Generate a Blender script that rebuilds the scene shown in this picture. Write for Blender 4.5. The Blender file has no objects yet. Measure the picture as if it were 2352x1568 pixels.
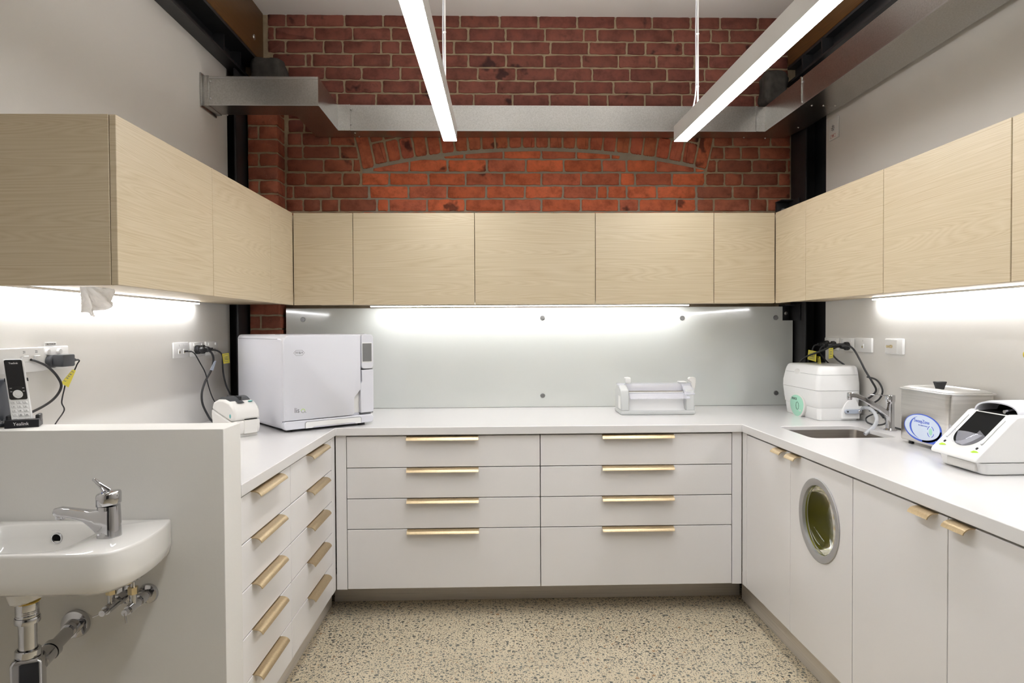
import bpy, bmesh, math, random
from mathutils import Vector, Matrix, noise
from mathutils.geometry import tessellate_polygon
random.seed(7)
C = bpy.context.scene.collection
PI = math.pi
V = Vector

# ------------------------------------------------------------------ mesh helpers
class MB:
    """collects shapes, then becomes ONE mesh object"""
    def __init__(s, f=None):
        s.v = []; s.fc = []; s.mi = []; s.col = []; s.f = f; s.m = 0; s.c = (1, 1, 1)
    def P(s, p):
        p = V(p)
        return V(s.f(p)) if s.f else p
    def add(s, vs, fs, m=None):
        o = len(s.v)
        s.v += [s.P(p) for p in vs]
        for q in fs:
            s.fc.append([i + o for i in q]); s.mi.append(s.m if m is None else m); s.col.append(s.c)
        return s
    def box(s, x0, x1, y0, y1, z0, z1, bv=0, seg=2):
        if x0 > x1: x0, x1 = x1, x0
        if y0 > y1: y0, y1 = y1, y0
        if z0 > z1: z0, z1 = z1, z0
        if bv <= 0:
            vs = [(x, y, z) for z in (z0, z1) for y in (y0, y1) for x in (x0, x1)]
            return s.add(vs, [(0, 2, 3, 1), (4, 5, 7, 6), (0, 1, 5, 4), (2, 6, 7, 3), (0, 4, 6, 2), (1, 3, 7, 5)])
        bm = bmesh.new(); bmesh.ops.create_cube(bm, size=1)
        for v in bm.verts:
            v.co = V(((x0 + x1) / 2 + v.co.x * (x1 - x0), (y0 + y1) / 2 + v.co.y * (y1 - y0), (z0 + z1) / 2 + v.co.z * (z1 - z0)))
        bv = min(bv, (x1 - x0) * .49, (y1 - y0) * .49, (z1 - z0) * .49)
        bmesh.ops.bevel(bm, geom=bm.edges[:], offset=bv, segments=seg, profile=.5, affect='EDGES')
        s.from_bm(bm); bm.free(); return s
    def from_bm(s, bm):
        bm.verts.index_update()
        return s.add([v.co.copy() for v in bm.verts], [[v.index for v in f.verts] for f in bm.faces])
    def prism(s, pts, a0, a1, ax='z'):
        """closed 2D outline extruded along an axis; ax z: pts=(x,y); ax x: pts=(y,z); ax y: pts=(x,z)"""
        def m(p, a):
            return (p[0], p[1], a) if ax == 'z' else ((a, p[0], p[1]) if ax == 'x' else (p[0], a, p[1]))
        n = len(pts)
        vs = [m(p, a0) for p in pts] + [m(p, a1) for p in pts]
        fs = [list(range(n))[::-1], list(range(n, 2 * n))] + [(i, (i + 1) % n, n + (i + 1) % n, n + i) for i in range(n)]
        return s.add(vs, fs)
    def slab(s, loops, z0, z1):
        """flat slab with holes: loops[0] outer, the others holes (x,y)"""
        tr = tessellate_polygon([[V((p[0], p[1], 0)) for p in l] for l in loops])
        flat = [p for l in loops for p in l]; n = len(flat)
        vs = [(p[0], p[1], z0) for p in flat] + [(p[0], p[1], z1) for p in flat]
        fs = [tuple(t) for t in tr] + [tuple(i + n for i in t[::-1]) for t in tr]
        o = 0
        for l in loops:
            k = len(l)
            fs += [(o + i, o + (i + 1) % k, n + o + (i + 1) % k, n + o + i) for i in range(k)]
            o += k
        return s.add(vs, fs)
    def loft(s, loops, cap=True, closed=True):
        n = len(loops[0]); vs = [p for l in loops for p in l]; fs = []
        for k in range(len(loops) - 1):
            for i in range(n if closed else n - 1):
                j = (i + 1) % n
                fs.append((k * n + i, k * n + j, (k + 1) * n + j, (k + 1) * n + i))
        if cap:
            fs.append(list(range(n))[::-1]); fs.append([(len(loops) - 1) * n + i for i in range(n)])
        return s.add(vs, fs)
    def cyl(s, p0, p1, r0, r1=None, n=24, cap=True):
        r1 = r0 if r1 is None else r1
        return s.rings([(p0, r0), (p1, r1)], n, cap)
    def rings(s, pr, n=24, cap=True):
        """circles (centre, radius) along a straight axis"""
        p0 = V(pr[0][0]); p1 = V(pr[-1][0]); d = (p1 - p0).normalized()
        a = d.orthogonal().normalized(); b = d.cross(a)
        loops = [[V(p) + (a * math.cos(2 * PI * i / n) + b * math.sin(2 * PI * i / n)) * r for i in range(n)] for p, r in pr]
        return s.loft(loops, cap)
    def lathe(s, c, prof, n=32, ax='z', cap=True):
        """profile [(radius, height)] about an axis through c"""
        c = V(c); D = {'z': V((0, 0, 1)), 'y': V((0, 1, 0)), 'x': V((1, 0, 0))}[ax] if isinstance(ax, str) else V(ax).normalized()
        a = D.orthogonal().normalized(); b = D.cross(a)
        loops = [[c + D * h + (a * math.cos(2 * PI * i / n) + b * math.sin(2 * PI * i / n)) * max(r, 1e-5) for i in range(n)] for r, h in prof]
        return s.loft(loops, cap)
    def tube(s, pts, r, n=10, smooth=6, cap=True, flat=1.0):
        P = [V(p) for p in pts]
        if smooth > 1 and len(P) > 2: P = catmull(P, smooth)
        rr = r if callable(r) else (lambda t: r)
        loops = []; t0 = (P[1] - P[0]).normalized(); a = t0.orthogonal().normalized()
        for i, p in enumerate(P):
            t = (P[min(i + 1, len(P) - 1)] - P[max(i - 1, 0)])
            t = t.normalized() if t.length > 1e-9 else t0
            a = (a - t * a.dot(t)); a = a.normalized() if a.length > 1e-6 else t.orthogonal().normalized()
            b = t.cross(a); R = rr(i / (len(P) - 1))
            loops.append([p + (a * math.cos(2 * PI * k / n) + b * math.sin(2 * PI * k / n) * flat) * R for k in range(n)])
        return s.loft(loops, cap)
    def ball(s, c, r, sc=(1, 1, 1), n=16, m=10):
        c = V(c); loops = []
        for j in range(m + 1):
            t = -PI / 2 + PI * j / m; cr = max(math.cos(t), 1e-3)
            loops.append([c + V((math.cos(2 * PI * i / n) * cr * r * sc[0], math.sin(2 * PI * i / n) * cr * r * sc[1], math.sin(t) * r * sc[2])) for i in range(n)])
        return s.loft(loops, True)
    def grid(s, fn, nu, nv):
        vs = [fn(i / nu, j / nv) for j in range(nv + 1) for i in range(nu + 1)]
        fs = [(j * (nu + 1) + i, j * (nu + 1) + i + 1, (j + 1) * (nu + 1) + i + 1, (j + 1) * (nu + 1) + i) for j in range(nv) for i in range(nu)]
        return s.add(vs, fs)
    def text(s, txt, size, fn, align='CENTER', depth=0.0003, spacing=1.0, shear=0.0):
        cu = bpy.data.curves.new('t', 'FONT'); cu.body = txt; cu.size = size; cu.align_x = align; cu.align_y = 'CENTER'
        cu.space_character = spacing; cu.extrude = depth; cu.resolution_u = 3; cu.shear = shear
        o = bpy.data.objects.new('t', cu); C.objects.link(o)
        dg = bpy.context.evaluated_depsgraph_get(); me = bpy.data.meshes.new_from_object(o.evaluated_get(dg))
        s.add([fn(v.co) for v in me.vertices], [list(p.vertices) for p in me.polygons])
        bpy.data.objects.remove(o); bpy.data.meshes.remove(me); bpy.data.curves.remove(cu); return s

def catmull(P, k):
    out = []
    for i in range(len(P) - 1):
        p0 = P[max(i - 1, 0)]; p1 = P[i]; p2 = P[i + 1]; p3 = P[min(i + 2, len(P) - 1)]
        for j in range(k):
            t = j / k
            out.append(.5 * ((2 * p1) + (p2 - p0) * t + (2 * p0 - 5 * p1 + 4 * p2 - p3) * t * t + (3 * p1 - p0 - 3 * p2 + p3) * t ** 3))
    out.append(P[-1]); return out

def rrect(x0, x1, y0, y1, r, n=5):
    o = []
    for cx, cy, a in ((x1 - r, y1 - r, 0), (x0 + r, y1 - r, PI / 2), (x0 + r, y0 + r, PI), (x1 - r, y0 + r, 1.5 * PI)):
        for i in range(n + 1): o.append((cx + r * math.cos(a + i * PI / 2 / n), cy + r * math.sin(a + i * PI / 2 / n)))
    return o

def frame(ox, oy, oz, deg):
    c, s_ = math.cos(math.radians(deg)), math.sin(math.radians(deg))
    return lambda p: V((ox + p[0] * c - p[1] * s_, oy + p[0] * s_ + p[1] * c, oz + p[2]))

OFF = {}
def _obj(name, mb, mats, origin, smooth=35, bevel=0, recalc=True):
    me = bpy.data.meshes.new(name)
    o3 = V(origin)
    me.from_pydata([v - o3 for v in mb.v], [], mb.fc)
    if not isinstance(mats, (list, tuple)): mats = [mats]
    for m in mats: me.materials.append(m)
    if any(mb.mi): me.polygons.foreach_set('material_index', mb.mi)
    if any(c != (1, 1, 1) for c in mb.col):
        ca = me.color_attributes.new('Col', 'FLOAT_COLOR', 'CORNER'); i = 0
        for p, c in zip(me.polygons, mb.col):
            for _ in range(p.loop_total):
                ca.data[i].color = (*c, 1); i += 1
    if recalc:
        bm = bmesh.new(); bm.from_mesh(me); bmesh.ops.recalc_face_normals(bm, faces=bm.faces[:]); bm.to_mesh(me); bm.free()
    me.polygons.foreach_set('use_smooth', [smooth > 0] * len(me.polygons))
    if smooth > 0: me.set_sharp_from_angle(angle=math.radians(smooth))
    o = bpy.data.objects.new(name, me); C.objects.link(o)
    if bevel:
        md = o.modifiers.new('bevel', 'BEVEL'); md.width = bevel; md.segments = 2; md.limit_method = 'ANGLE'; md.angle_limit = math.radians(40)
    return o
def thing(name, label, cat, loc, group=None):
    o = bpy.data.objects.new(name, None); C.objects.link(o); o.location = loc; o.empty_display_size = .05
    o['label'] = label; o['category'] = cat
    if group: o['group'] = group
    OFF[o.name] = V(loc); return o
def part(parent, name, mb, mats, label=None, **k):
    org = OFF[parent.name]; o = _obj(name, mb, mats, org, **k); o.parent = parent; OFF[o.name] = org
    if label: o['label'] = label
    return o
def base_of(mb):
    xs = [v.x for v in mb.v]; ys = [v.y for v in mb.v]; zs = [v.z for v in mb.v]
    return V(((min(xs) + max(xs)) / 2, (min(ys) + max(ys)) / 2, min(zs)))
def solo(name, mb, mats, label, cat, group=None, **k):
    org = base_of(mb); o = _obj(name, mb, mats, org, **k); o.location = org; OFF[o.name] = org
    o['label'] = label; o['category'] = cat
    if group: o['group'] = group
    return o
def struct(name, mb, mats, **k):
    o = _obj(name, mb, mats, (0, 0, 0), **k); o['kind'] = 'structure'; return o

# ------------------------------------------------------------------ materials
def nt(name):
    m = bpy.data.materials.new(name); m.use_nodes = True; t = m.node_tree; return m, t, t.nodes['Principled BSDF']
def N(t, kind, **kw):
    n = t.nodes.new(kind)
    for k, v in kw.items():
        if k.startswith('_'): setattr(n, k[1:], v)
        else: n.inputs[k.replace('__', ' ')].default_value = v
    return n
def noise_bump(t, b, scale, strength, dist=.002, detail=4, coord='Object'):
    tc = t.nodes.new('ShaderNodeTexCoord'); n = N(t, 'ShaderNodeTexNoise', Scale=scale, Detail=detail)
    t.links.new(tc.outputs[coord], n.inputs['Vector'])
    bp = N(t, 'ShaderNodeBump', Strength=strength, Distance=dist); t.links.new(n.outputs['Fac'], bp.inputs['Height'])
    t.links.new(bp.outputs['Normal'], b.inputs['Normal']); return n, bp, tc
def plain(name, col, rough=.5, metal=0, coat=0, spec=.5, var=.03, vs=6, bump=0, bs=200, **kw):
    """procedural: base colour slightly modulated by noise"""
    m, t, b = nt(name)
    tc = t.nodes.new('ShaderNodeTexCoord'); n = N(t, 'ShaderNodeTexNoise', Scale=vs, Detail=3)
    t.links.new(tc.outputs['Object'], n.inputs['Vector'])
    mx = t.nodes.new('ShaderNodeMix'); mx.data_type = 'RGBA'
    mx.inputs['A'].default_value = (*[c * (1 - var) for c in col], 1); mx.inputs['B'].default_value = (*[min(1, c * (1 + var)) for c in col], 1)
    t.links.new(n.outputs['Fac'], mx.inputs['Factor']); t.links.new(mx.outputs['Result'], b.inputs['Base Color'])
    b.inputs['Roughness'].default_value = rough; b.inputs['Metallic'].default_value = metal
    b.inputs['Coat Weight'].default_value = coat; b.inputs['Specular IOR Level'].default_value = spec
    b.inputs['Coat Roughness'].default_value = .05
    for k, v in kw.items(): b.inputs[k.replace('_', ' ')].default_value = v
    if bump:
        n2 = N(t, 'ShaderNodeTexNoise', Scale=bs, Detail=3); t.links.new(tc.outputs['Object'], n2.inputs['Vector'])
        bp = N(t, 'ShaderNodeBump', Strength=bump, Distance=.001); t.links.new(n2.outputs['Fac'], bp.inputs['Height']); t.links.new(bp.outputs['Normal'], b.inputs['Normal'])
    return m
def ramp(t, src, stops, interp='LINEAR'):
    r = t.nodes.new('ShaderNodeValToRGB'); r.color_ramp.interpolation = interp; e = r.color_ramp.elements
    while len(e) < len(stops): e.new(.5)
    for i, (p, c) in enumerate(stops): e[i].position = p; e[i].color = (*c, 1) if len(c) == 3 else c
    t.links.new(src, r.inputs['Fac']); return r
def emis(name, col, st):
    m, t, b = nt(name); b.inputs['Base Color'].default_value = (.9, .9, .9, 1)
    b.inputs['Emission Color'].default_value = (*col, 1); b.inputs['Emission Strength'].default_value = st; return m

def wood_mat(name, A, B, streak):
    m, t, b = nt(name)
    tc = t.nodes.new('ShaderNodeTexCoord'); oi = t.nodes.new('ShaderNodeObjectInfo')
    ad = N(t, 'ShaderNodeVectorMath', _operation='MULTIPLY_ADD'); cb = t.nodes.new('ShaderNodeCombineXYZ')
    for k in ('X', 'Y', 'Z'): t.links.new(oi.outputs['Random'], cb.inputs[k])
    t.links.new(cb.outputs[0], ad.inputs[0]); ad.inputs[1].default_value = (17, 13, 11)
    t.links.new(tc.outputs['Object'], ad.inputs[2])
    mp = N(t, 'ShaderNodeMapping'); mp.inputs['Scale'].default_value = (.42, .42, 7.5); t.links.new(ad.outputs[0], mp.inputs['Vector'])
    n1 = N(t, 'ShaderNodeTexNoise', Scale=1.0, Detail=2, Distortion=.25); t.links.new(mp.outputs[0], n1.inputs['Vector'])
    # growth rings: contour lines of a stretched noise field
    mu = N(t, 'ShaderNodeMath', _operation='MULTIPLY'); mu.inputs[1].default_value = 52; t.links.new(n1.outputs['Fac'], mu.inputs[0])
    fr = N(t, 'ShaderNodeMath', _operation='PINGPONG'); fr.inputs[1].default_value = .5; t.links.new(mu.outputs[0], fr.inputs[0])
    mp2 = N(t, 'ShaderNodeMapping'); mp2.inputs['Scale'].default_value = (2.5, 2.5, 260); t.links.new(ad.outputs[0], mp2.inputs['Vector'])
    n2 = N(t, 'ShaderNodeTexNoise', Scale=1.0, Detail=3); t.links.new(mp2.outputs[0], n2.inputs['Vector'])
    a1 = N(t, 'ShaderNodeMath', _operation='MULTIPLY_ADD'); a1.inputs[1].default_value = .7; t.links.new(fr.outputs[0], a1.inputs[0])
    m2 = N(t, 'ShaderNodeMath', _operation='MULTIPLY'); m2.inputs[1].default_value = .85; t.links.new(n2.outputs['Fac'], m2.inputs[0])
    t.links.new(m2.outputs[0], a1.inputs[2])
    r = ramp(t, a1.outputs[0], [(.18, streak), (.45, A), (.85, B)])
    t.links.new(r.outputs[0], b.inputs['Base Color']); b.inputs['Roughness'].default_value = .42
    bp = N(t, 'ShaderNodeBump', Strength=.08, Distance=.001); t.links.new(a1.outputs[0], bp.inputs['Height']); t.links.new(bp.outputs[0], b.inputs['Normal'])
    return m

def brick_mat():
    m, t, b = nt('brick')
    at = N(t, 'ShaderNodeAttribute'); at.attribute_name = 'Col'
    tc = t.nodes.new('ShaderNodeTexCoord')
    n = N(t, 'ShaderNodeTexNoise', Scale=16, Detail=6, Roughness=.65); t.links.new(tc.outputs['Object'], n.inputs['Vector'])
    r = ramp(t, n.outputs['Fac'], [(.3, (.62, .58, .58)), (.52, (1, 1, 1)), (.75, (1.25, 1.18, 1.1))])
    mx = t.nodes.new('ShaderNodeMix'); mx.data_type = 'RGBA'; mx.blend_type = 'MULTIPLY'; mx.inputs['Factor'].default_value = 1
    t.links.new(at.outputs['Color'], mx.inputs['A']); t.links.new(r.outputs[0], mx.inputs['B'])
    nb = N(t, 'ShaderNodeTexNoise', Scale=7.5, Detail=3); t.links.new(tc.outputs['Object'], nb.inputs['Vector'])
    rb = ramp(t, nb.outputs['Fac'], [(.655, (1, 1, 1)), (.71, (.28, .3, .36))])
    mb_ = t.nodes.new('ShaderNodeMix'); mb_.data_type = 'RGBA'; mb_.blend_type = 'MULTIPLY'; mb_.inputs['Factor'].default_value = 1
    t.links.new(mx.outputs['Result'], mb_.inputs['A']); t.links.new(rb.outputs[0], mb_.inputs['B']); mx = mb_
    # pale specks and dark pits
    v = N(t, 'ShaderNodeTexVoronoi', Scale=150); t.links.new(tc.outputs['Object'], v.inputs['Vector'])
    n3 = N(t, 'ShaderNodeTexNoise', Scale=8); t.links.new(tc.outputs['Object'], n3.inputs['Vector'])
    s1 = ramp(t, v.outputs['Distance'], [(.12, (1, 1, 1)), (.2, (0, 0, 0))])
    s2 = ramp(t, v.outputs['Color'], [(.86, (0, 0, 0)), (.9, (1, 1, 1))])
    mm = N(t, 'ShaderNodeMath', _operation='MULTIPLY'); t.links.new(s1.outputs[0], mm.inputs[0]); t.links.new(s2.outputs[0], mm.inputs[1])
    mx2 = t.nodes.new('ShaderNodeMix'); mx2.data_type = 'RGBA'; mx2.inputs['B'].default_value = (.5, .36, .28, 1)
    t.links.new(mm.outputs[0], mx2.inputs['Factor']); t.links.new(mx.outputs['Result'], mx2.inputs['A'])
    t.links.new(mx2.outputs['Result'], b.inputs['Base Color'])
    b.inputs['Roughness'].default_value = .72; b.inputs['Specular IOR Level'].default_value = .35
    n2 = N(t, 'ShaderNodeTexNoise', Scale=70, Detail=8, Roughness=.7); t.links.new(tc.outputs['Object'], n2.inputs['Vector'])
    bp = N(t, 'ShaderNodeBump', Strength=.6, Distance=.003); t.links.new(n2.outputs['Fac'], bp.inputs['Height']); t.links.new(bp.outputs[0], b.inputs['Normal'])
    return m

def floor_mat():
    m, t, b = nt('polished_concrete')
    tc = t.nodes.new('ShaderNodeTexCoord')
    base = N(t, 'ShaderNodeTexNoise', Scale=1.6, Detail=6); t.links.new(tc.outputs['Object'], base.inputs['Vector'])
    br = ramp(t, base.outputs['Fac'], [(.3, (.60, .515, .37)), (.7, (.70, .61, .45))])
    fine = N(t, 'ShaderNodeTexNoise', Scale=260, Detail=4); t.links.new(tc.outputs['Object'], fine.inputs['Vector'])
    fr = ramp(t, fine.outputs['Fac'], [(.3, (.90, .89, .87)), (.65, (1.03, 1.03, 1.03))])
    mx = t.nodes.new('ShaderNodeMix'); mx.data_type = 'RGBA'; mx.blend_type = 'MULTIPLY'; mx.inputs['Factor'].default_value = 1
    t.links.new(br.outputs[0], mx.inputs['A']); t.links.new(fr.outputs[0], mx.inputs['B'])
    last = mx.outputs['Result']
    wv = N(t, 'ShaderNodeTexNoise', Scale=45, Detail=2); t.links.new(tc.outputs['Object'], wv.inputs['Vector'])
    wa = N(t, 'ShaderNodeVectorMath', _operation='MULTIPLY_ADD'); wa.inputs[1].default_value = (.014, .014, .0)
    t.links.new(wv.outputs['Color'], wa.inputs[0]); t.links.new(tc.outputs['Object'], wa.inputs[2])
    patch = N(t, 'ShaderNodeTexNoise', Scale=2.2, Detail=2); t.links.new(tc.outputs['Object'], patch.inputs['Vector'])
    for sc, keep, r0, r1 in ((46, .34, .25, .28), (82, .30, .26, .30), (150, .22, .28, .33)):
        v = N(t, 'ShaderNodeTexVoronoi', Scale=sc, Randomness=1.0); v.voronoi_dimensions = '2D'
        t.links.new(wa.outputs[0], v.inputs['Vector'])
        sx = t.nodes.new('ShaderNodeSeparateColor'); t.links.new(v.outputs['Color'], sx.inputs[0])
        # radius differs by chip; distance / random size
        rad = N(t, 'ShaderNodeMapRange'); rad.inputs['To Min'].default_value = .75; rad.inputs['To Max'].default_value = 2.0
        t.links.new(sx.outputs[1], rad.inputs[0])
        dd = N(t, 'ShaderNodeMath', _operation='MULTIPLY'); t.links.new(v.outputs['Distance'], dd.inputs[0]); t.links.new(rad.outputs[0], dd.inputs[1])
        edge = ramp(t, dd.outputs[0], [(r0, (1, 1, 1)), (r1, (0, 0, 0))])
        pk = N(t, 'ShaderNodeMath', _operation='MULTIPLY_ADD'); pk.inputs[1].default_value = .9; pk.inputs[2].default_value = keep - .45
        t.links.new(patch.outputs['Fac'], pk.inputs[0])
        lt = N(t, 'ShaderNodeMath', _operation='GREATER_THAN'); t.links.new(sx.outputs[0], lt.inputs[0]); t.links.new(pk.outputs[0], lt.inputs[1])
        mk = N(t, 'ShaderNodeMath', _operation='MULTIPLY'); t.links.new(edge.outputs[0], mk.inputs[0]); t.links.new(lt.outputs[0], mk.inputs[1])
        cc = ramp(t, sx.outputs[2], [(0, (.10, .10, .09)), (.45, (.15, .16, .14)), (.7, (.22, .21, .165)), (.86, (.30, .25, .17)), (.95, (.36, .20, .09))], 'CONSTANT')
        m2 = t.nodes.new('ShaderNodeMix'); m2.data_type = 'RGBA'
        t.links.new(mk.outputs[0], m2.inputs['Factor']); t.links.new(last, m2.inputs['A']); t.links.new(cc.outputs[0], m2.inputs['B'])
        last = m2.outputs['Result']
    t.links.new(last, b.inputs['Base Color'])
    b.inputs['Roughness'].default_value = .38; b.inputs['Coat Weight'].default_value = .25; b.inputs['Coat Roughness'].default_value = .22
    return m

def galv_mat():
    m, t, b = nt('galvanised_steel')
    tc = t.nodes.new('ShaderNodeTexCoord')
    v = N(t, 'ShaderNodeTexNoise', Scale=160, Detail=2); t.links.new(tc.outputs['Object'], v.inputs['Vector'])
    r = ramp(t, v.outputs['Fac'], [(.3, (.46, .455, .44)), (.7, (.56, .555, .54))]); t.links.new(r.outputs[0], b.inputs['Base Color'])
    b.inputs['Metallic'].default_value = 1
    rr = ramp(t, v.outputs['Fac'], [(.3, (.30,) * 3), (.7, (.28,) * 3)]); t.links.new(rr.outputs[0], b.inputs['Roughness'])
    n = N(t, 'ShaderNodeTexNoise', Scale=2.2, Detail=2); t.links.new(tc.outputs['Object'], n.inputs['Vector'])
    bp = N(t, 'ShaderNodeBump', Strength=.25, Distance=.05); t.links.new(n.outputs['Fac'], bp.inputs['Height'])
    bp2 = N(t, 'ShaderNodeBump', Strength=.03, Distance=.0005); t.links.new(v.outputs['Fac'], bp2.inputs['Height']); t.links.new(bp.outputs[0], bp2.inputs['Normal'])
    t.links.new(bp.outputs[0], b.inputs['Normal']); return m

def brushed(name, col, rough, sc=(3, 3, 300), st=.05):
    m, t, b = nt(name)
    tc = t.nodes.new('ShaderNodeTexCoord'); mp = N(t, 'ShaderNodeMapping'); mp.inputs['Scale'].default_value = sc
    t.links.new(tc.outputs['Object'], mp.inputs['Vector'])
    n = N(t, 'ShaderNodeTexNoise', Scale=1, Detail=4); t.links.new(mp.outputs[0], n.inputs['Vector'])
    r = ramp(t, n.outputs['Fac'], [(.3, tuple(c * .9 for c in col)), (.7, tuple(min(1, c * 1.06) for c in col))]); t.links.new(r.outputs[0], b.inputs['Base Color'])
    b.inputs['Metallic'].default_value = 1; b.inputs['Roughness'].default_value = rough
    bp = N(t, 'ShaderNodeBump', Strength=st, Distance=.001); t.links.new(n.outputs['Fac'], bp.inputs['Height']); t.links.new(bp.outputs[0], b.inputs['Normal'])
    return m

M = {}
M['plaster'] = plain('wall_paint', (.72, .70, .668), .75, var=.012, bump=.25, bs=90)
M['ceiling'] = plain('ceiling_paint', (.88, .865, .85), .8, var=.012, bump=.1, bs=60)
M['floor'] = floor_mat()
M['brick'] = brick_mat()
M['mortar'] = plain('old_mortar', (.40, .31, .20), .9, var=.25, vs=35, bump=1.0, bs=160)
M['mortar_grey'] = plain('grey_mortar', (.34, .30, .235), .9, var=.15, vs=30, bump=.8, bs=140)
M['wood'] = wood_mat('oak_laminate', (.50, .405, .27), (.56, .465, .325), (.42, .32, .195))
M['cab'] = plain('satin_cabinet_white', (.76, .74, .735), .38, var=.008, bump=.05, bs=120)
M['cab_in'] = plain('cabinet_carcass_white', (.66, .63, .60), .55, var=.01)
M['top'] = plain('white_solid_surface', (.72, .705, .70), .22, var=.01, coat=.25)
M['brass'] = brushed('brushed_brass', (.56, .44, .275), .38, (200, 200, 4), .02)
M['sinksteel'] = brushed('sink_stainless', (.40, .37, .34), .3, (4, 4, 120))
M['kick'] = brushed('brushed_kick_metal', (.68, .63, .57), .5, (3, 3, 200))
M['glass'] = plain('back_painted_glass', (.68, .70, .675), .07, var=.005, coat=1.0)
M['glass_edge'] = plain('glass_edge_green', (.25, .36, .31), .2)
M['galv'] = galv_mat()
M['steelblk'] = plain('black_painted_steel', (.030, .030, .033), .42, var=.4, vs=9, bump=.3, bs=25, metal=.3)
M['timber'] = wood_mat('old_timber', (.115, .055, .015), (.16, .078, .022), (.06, .028, .009))
M['stone'] = plain('bluestone', (.055, .050, .044), .85, var=.6, vs=30, bump=1.0, bs=60)
M['white'] = plain('white_plastic', (.80, .795, .785), .35, var=.008)
M['whitecool'] = plain('cool_white_plastic', (.67, .67, .72), .32, var=.008)
M['offwhite'] = plain('warm_white_plastic', (.72, .70, .67), .4, var=.008)
M['lamp_body'] = plain('white_powder_coat', (.70, .69, .67), .45, var=.01)
M['chrome'] = plain('chrome', (.56, .56, .58), .06, metal=1, var=.01)
M['steel'] = brushed('brushed_stainless', (.62, .60, .57), .28, (4, 4, 160))
M['steel_smooth'] = plain('stainless_lid', (.66, .65, .63), .3, metal=1, var=.02)
M['blackpl'] = plain('black_plastic', (.014, .014, .016), .32, var=.1)
M['rubber'] = plain('black_cable', (.018, .018, .02), .42, var=.1)
M['darkgrey'] = plain('dark_grey_plastic', (.055, .058, .065), .38, var=.05)
M['slate'] = plain('slate_grey_plastic', (.085, .095, .115), .4, var=.03)
M['screen'] = plain('dark_glass_screen', (.012, .013, .016), .06, coat=1)
M['greyscreen'] = plain('grey_display', (.17, .17, .17), .18, coat=.5)
M['yellow'] = plain('yellow_tag', (.78, .68, .06), .5, var=.03)
M['yelshine'] = plain('glossy_yellow', (.80, .62, .02), .15, coat=1)
M['ink'] = plain('grey_ink', (.17, .17, .18), .5)
M['inkdark'] = plain('dark_ink', (.04, .04, .04), .5)
M['red'] = plain('red_ink', (.45, .04, .04), .5)
M['blue'] = plain('blue_print', (.05, .12, .62), .3)
M['paleblue'] = plain('pale_blue_print', (.62, .70, .84), .3)
M['mint'] = plain('mint_panel', (.38, .72, .55), .35, coat=.4)
M['lime'] = plain('lime_print', (.45, .72, .03), .5)
M['teal'] = plain('teal_button', (.10, .42, .42), .35)
M['ceramic'] = plain('white_ceramic', (.77, .75, .72), .07, coat=1, var=.005)
M['paper'] = plain('paper_towel', (.78, .76, .73), .9, var=.03, bump=.5, bs=120)
M['capmetal'] = plain('dull_steel_cap', (.26, .26, .26), .35, metal=.7)
M['bronze'] = plain('bronze_band', (.12, .085, .045), .4)
M['sealgrey'] = plain('light_grey_plastic', (.56, .57, .565), .4)
M['silver'] = plain('satin_silver', (.56, .56, .56), .32, metal=1)
M['brassnut'] = plain('brass_nut', (.70, .58, .36), .25, metal=1)
M['porthole'] = plain('satin_aluminium', (.52, .52, .53), .42, metal=.9)
M['greypl'] = plain('grey_blue_plastic', (.38, .42, .50), .35)
M['seal'] = plain('amber_sealant', (.55, .36, .04), .5)
M['dark'] = plain('dark_interior', (.006, .006, .006), .7, spec=.08)
M['led'] = emis('pendant_diffuser_glow', (.965, .985, 1.0), 31)
M['added_uplight'] = emis('added_ceiling_fill_glow', (1.0, .98, .955), 22)  # fill glow added to brighten the ceiling
M['paper_t'] = None
M['strip'] = emis('led_strip_glow', (.97, .98, 1.0), 38)
def glassy(name, col, tr=.9, rough=.05, ior=1.45, alpha=1):
    m, t, b = nt(name); b.inputs['Base Color'].default_value = (*col, 1); b.inputs['Roughness'].default_value = rough
    b.inputs['Transmission Weight'].default_value = tr; b.inputs['IOR'].default_value = ior
    n = N(t, 'ShaderNodeTexNoise', Scale=12); r = ramp(t, n.outputs['Fac'], [(.3, tuple(c * .97 for c in col)), (.7, col)]); t.links.new(r.outputs[0], b.inputs['Base Color'])
    return m
M['clear'] = plain('clear_plastic', (.80, .80, .90), .06, Alpha=.30)
M['tubeclear'] = plain('milky_hose', (.70, .72, .76), .25, Alpha=.6)
M['amberglass'] = glassy('olive_tinted_glass', (.42, .40, .06), .85, .03, 1.25)

def paper():
    m = plain('thin_paper', (.90, .88, .86), .9, bump=.5, bs=120); t = m.node_tree; b = t.nodes['Principled BSDF']
    tr = t.nodes.new('ShaderNodeBsdfTranslucent'); tr.inputs[0].default_value = (.95, .93, .91, 1)
    mx = t.nodes.new('ShaderNodeMixShader'); mx.inputs[0].default_value = .65
    t.links.new(b.outputs[0], mx.inputs[1]); t.links.new(tr.outputs[0], mx.inputs[2]); t.links.new(mx.outputs[0], t.nodes['Material Output'].inputs[0]); return m
M['paper'] = paper()
M['reflection_dark'] = plain('dark_reflection_panel', (.03, .03, .032), .5)  # for the dark panel added as something for chrome to reflect
M['kick'].node_tree.nodes['Principled BSDF'].inputs['Metallic'].default_value = .35
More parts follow.
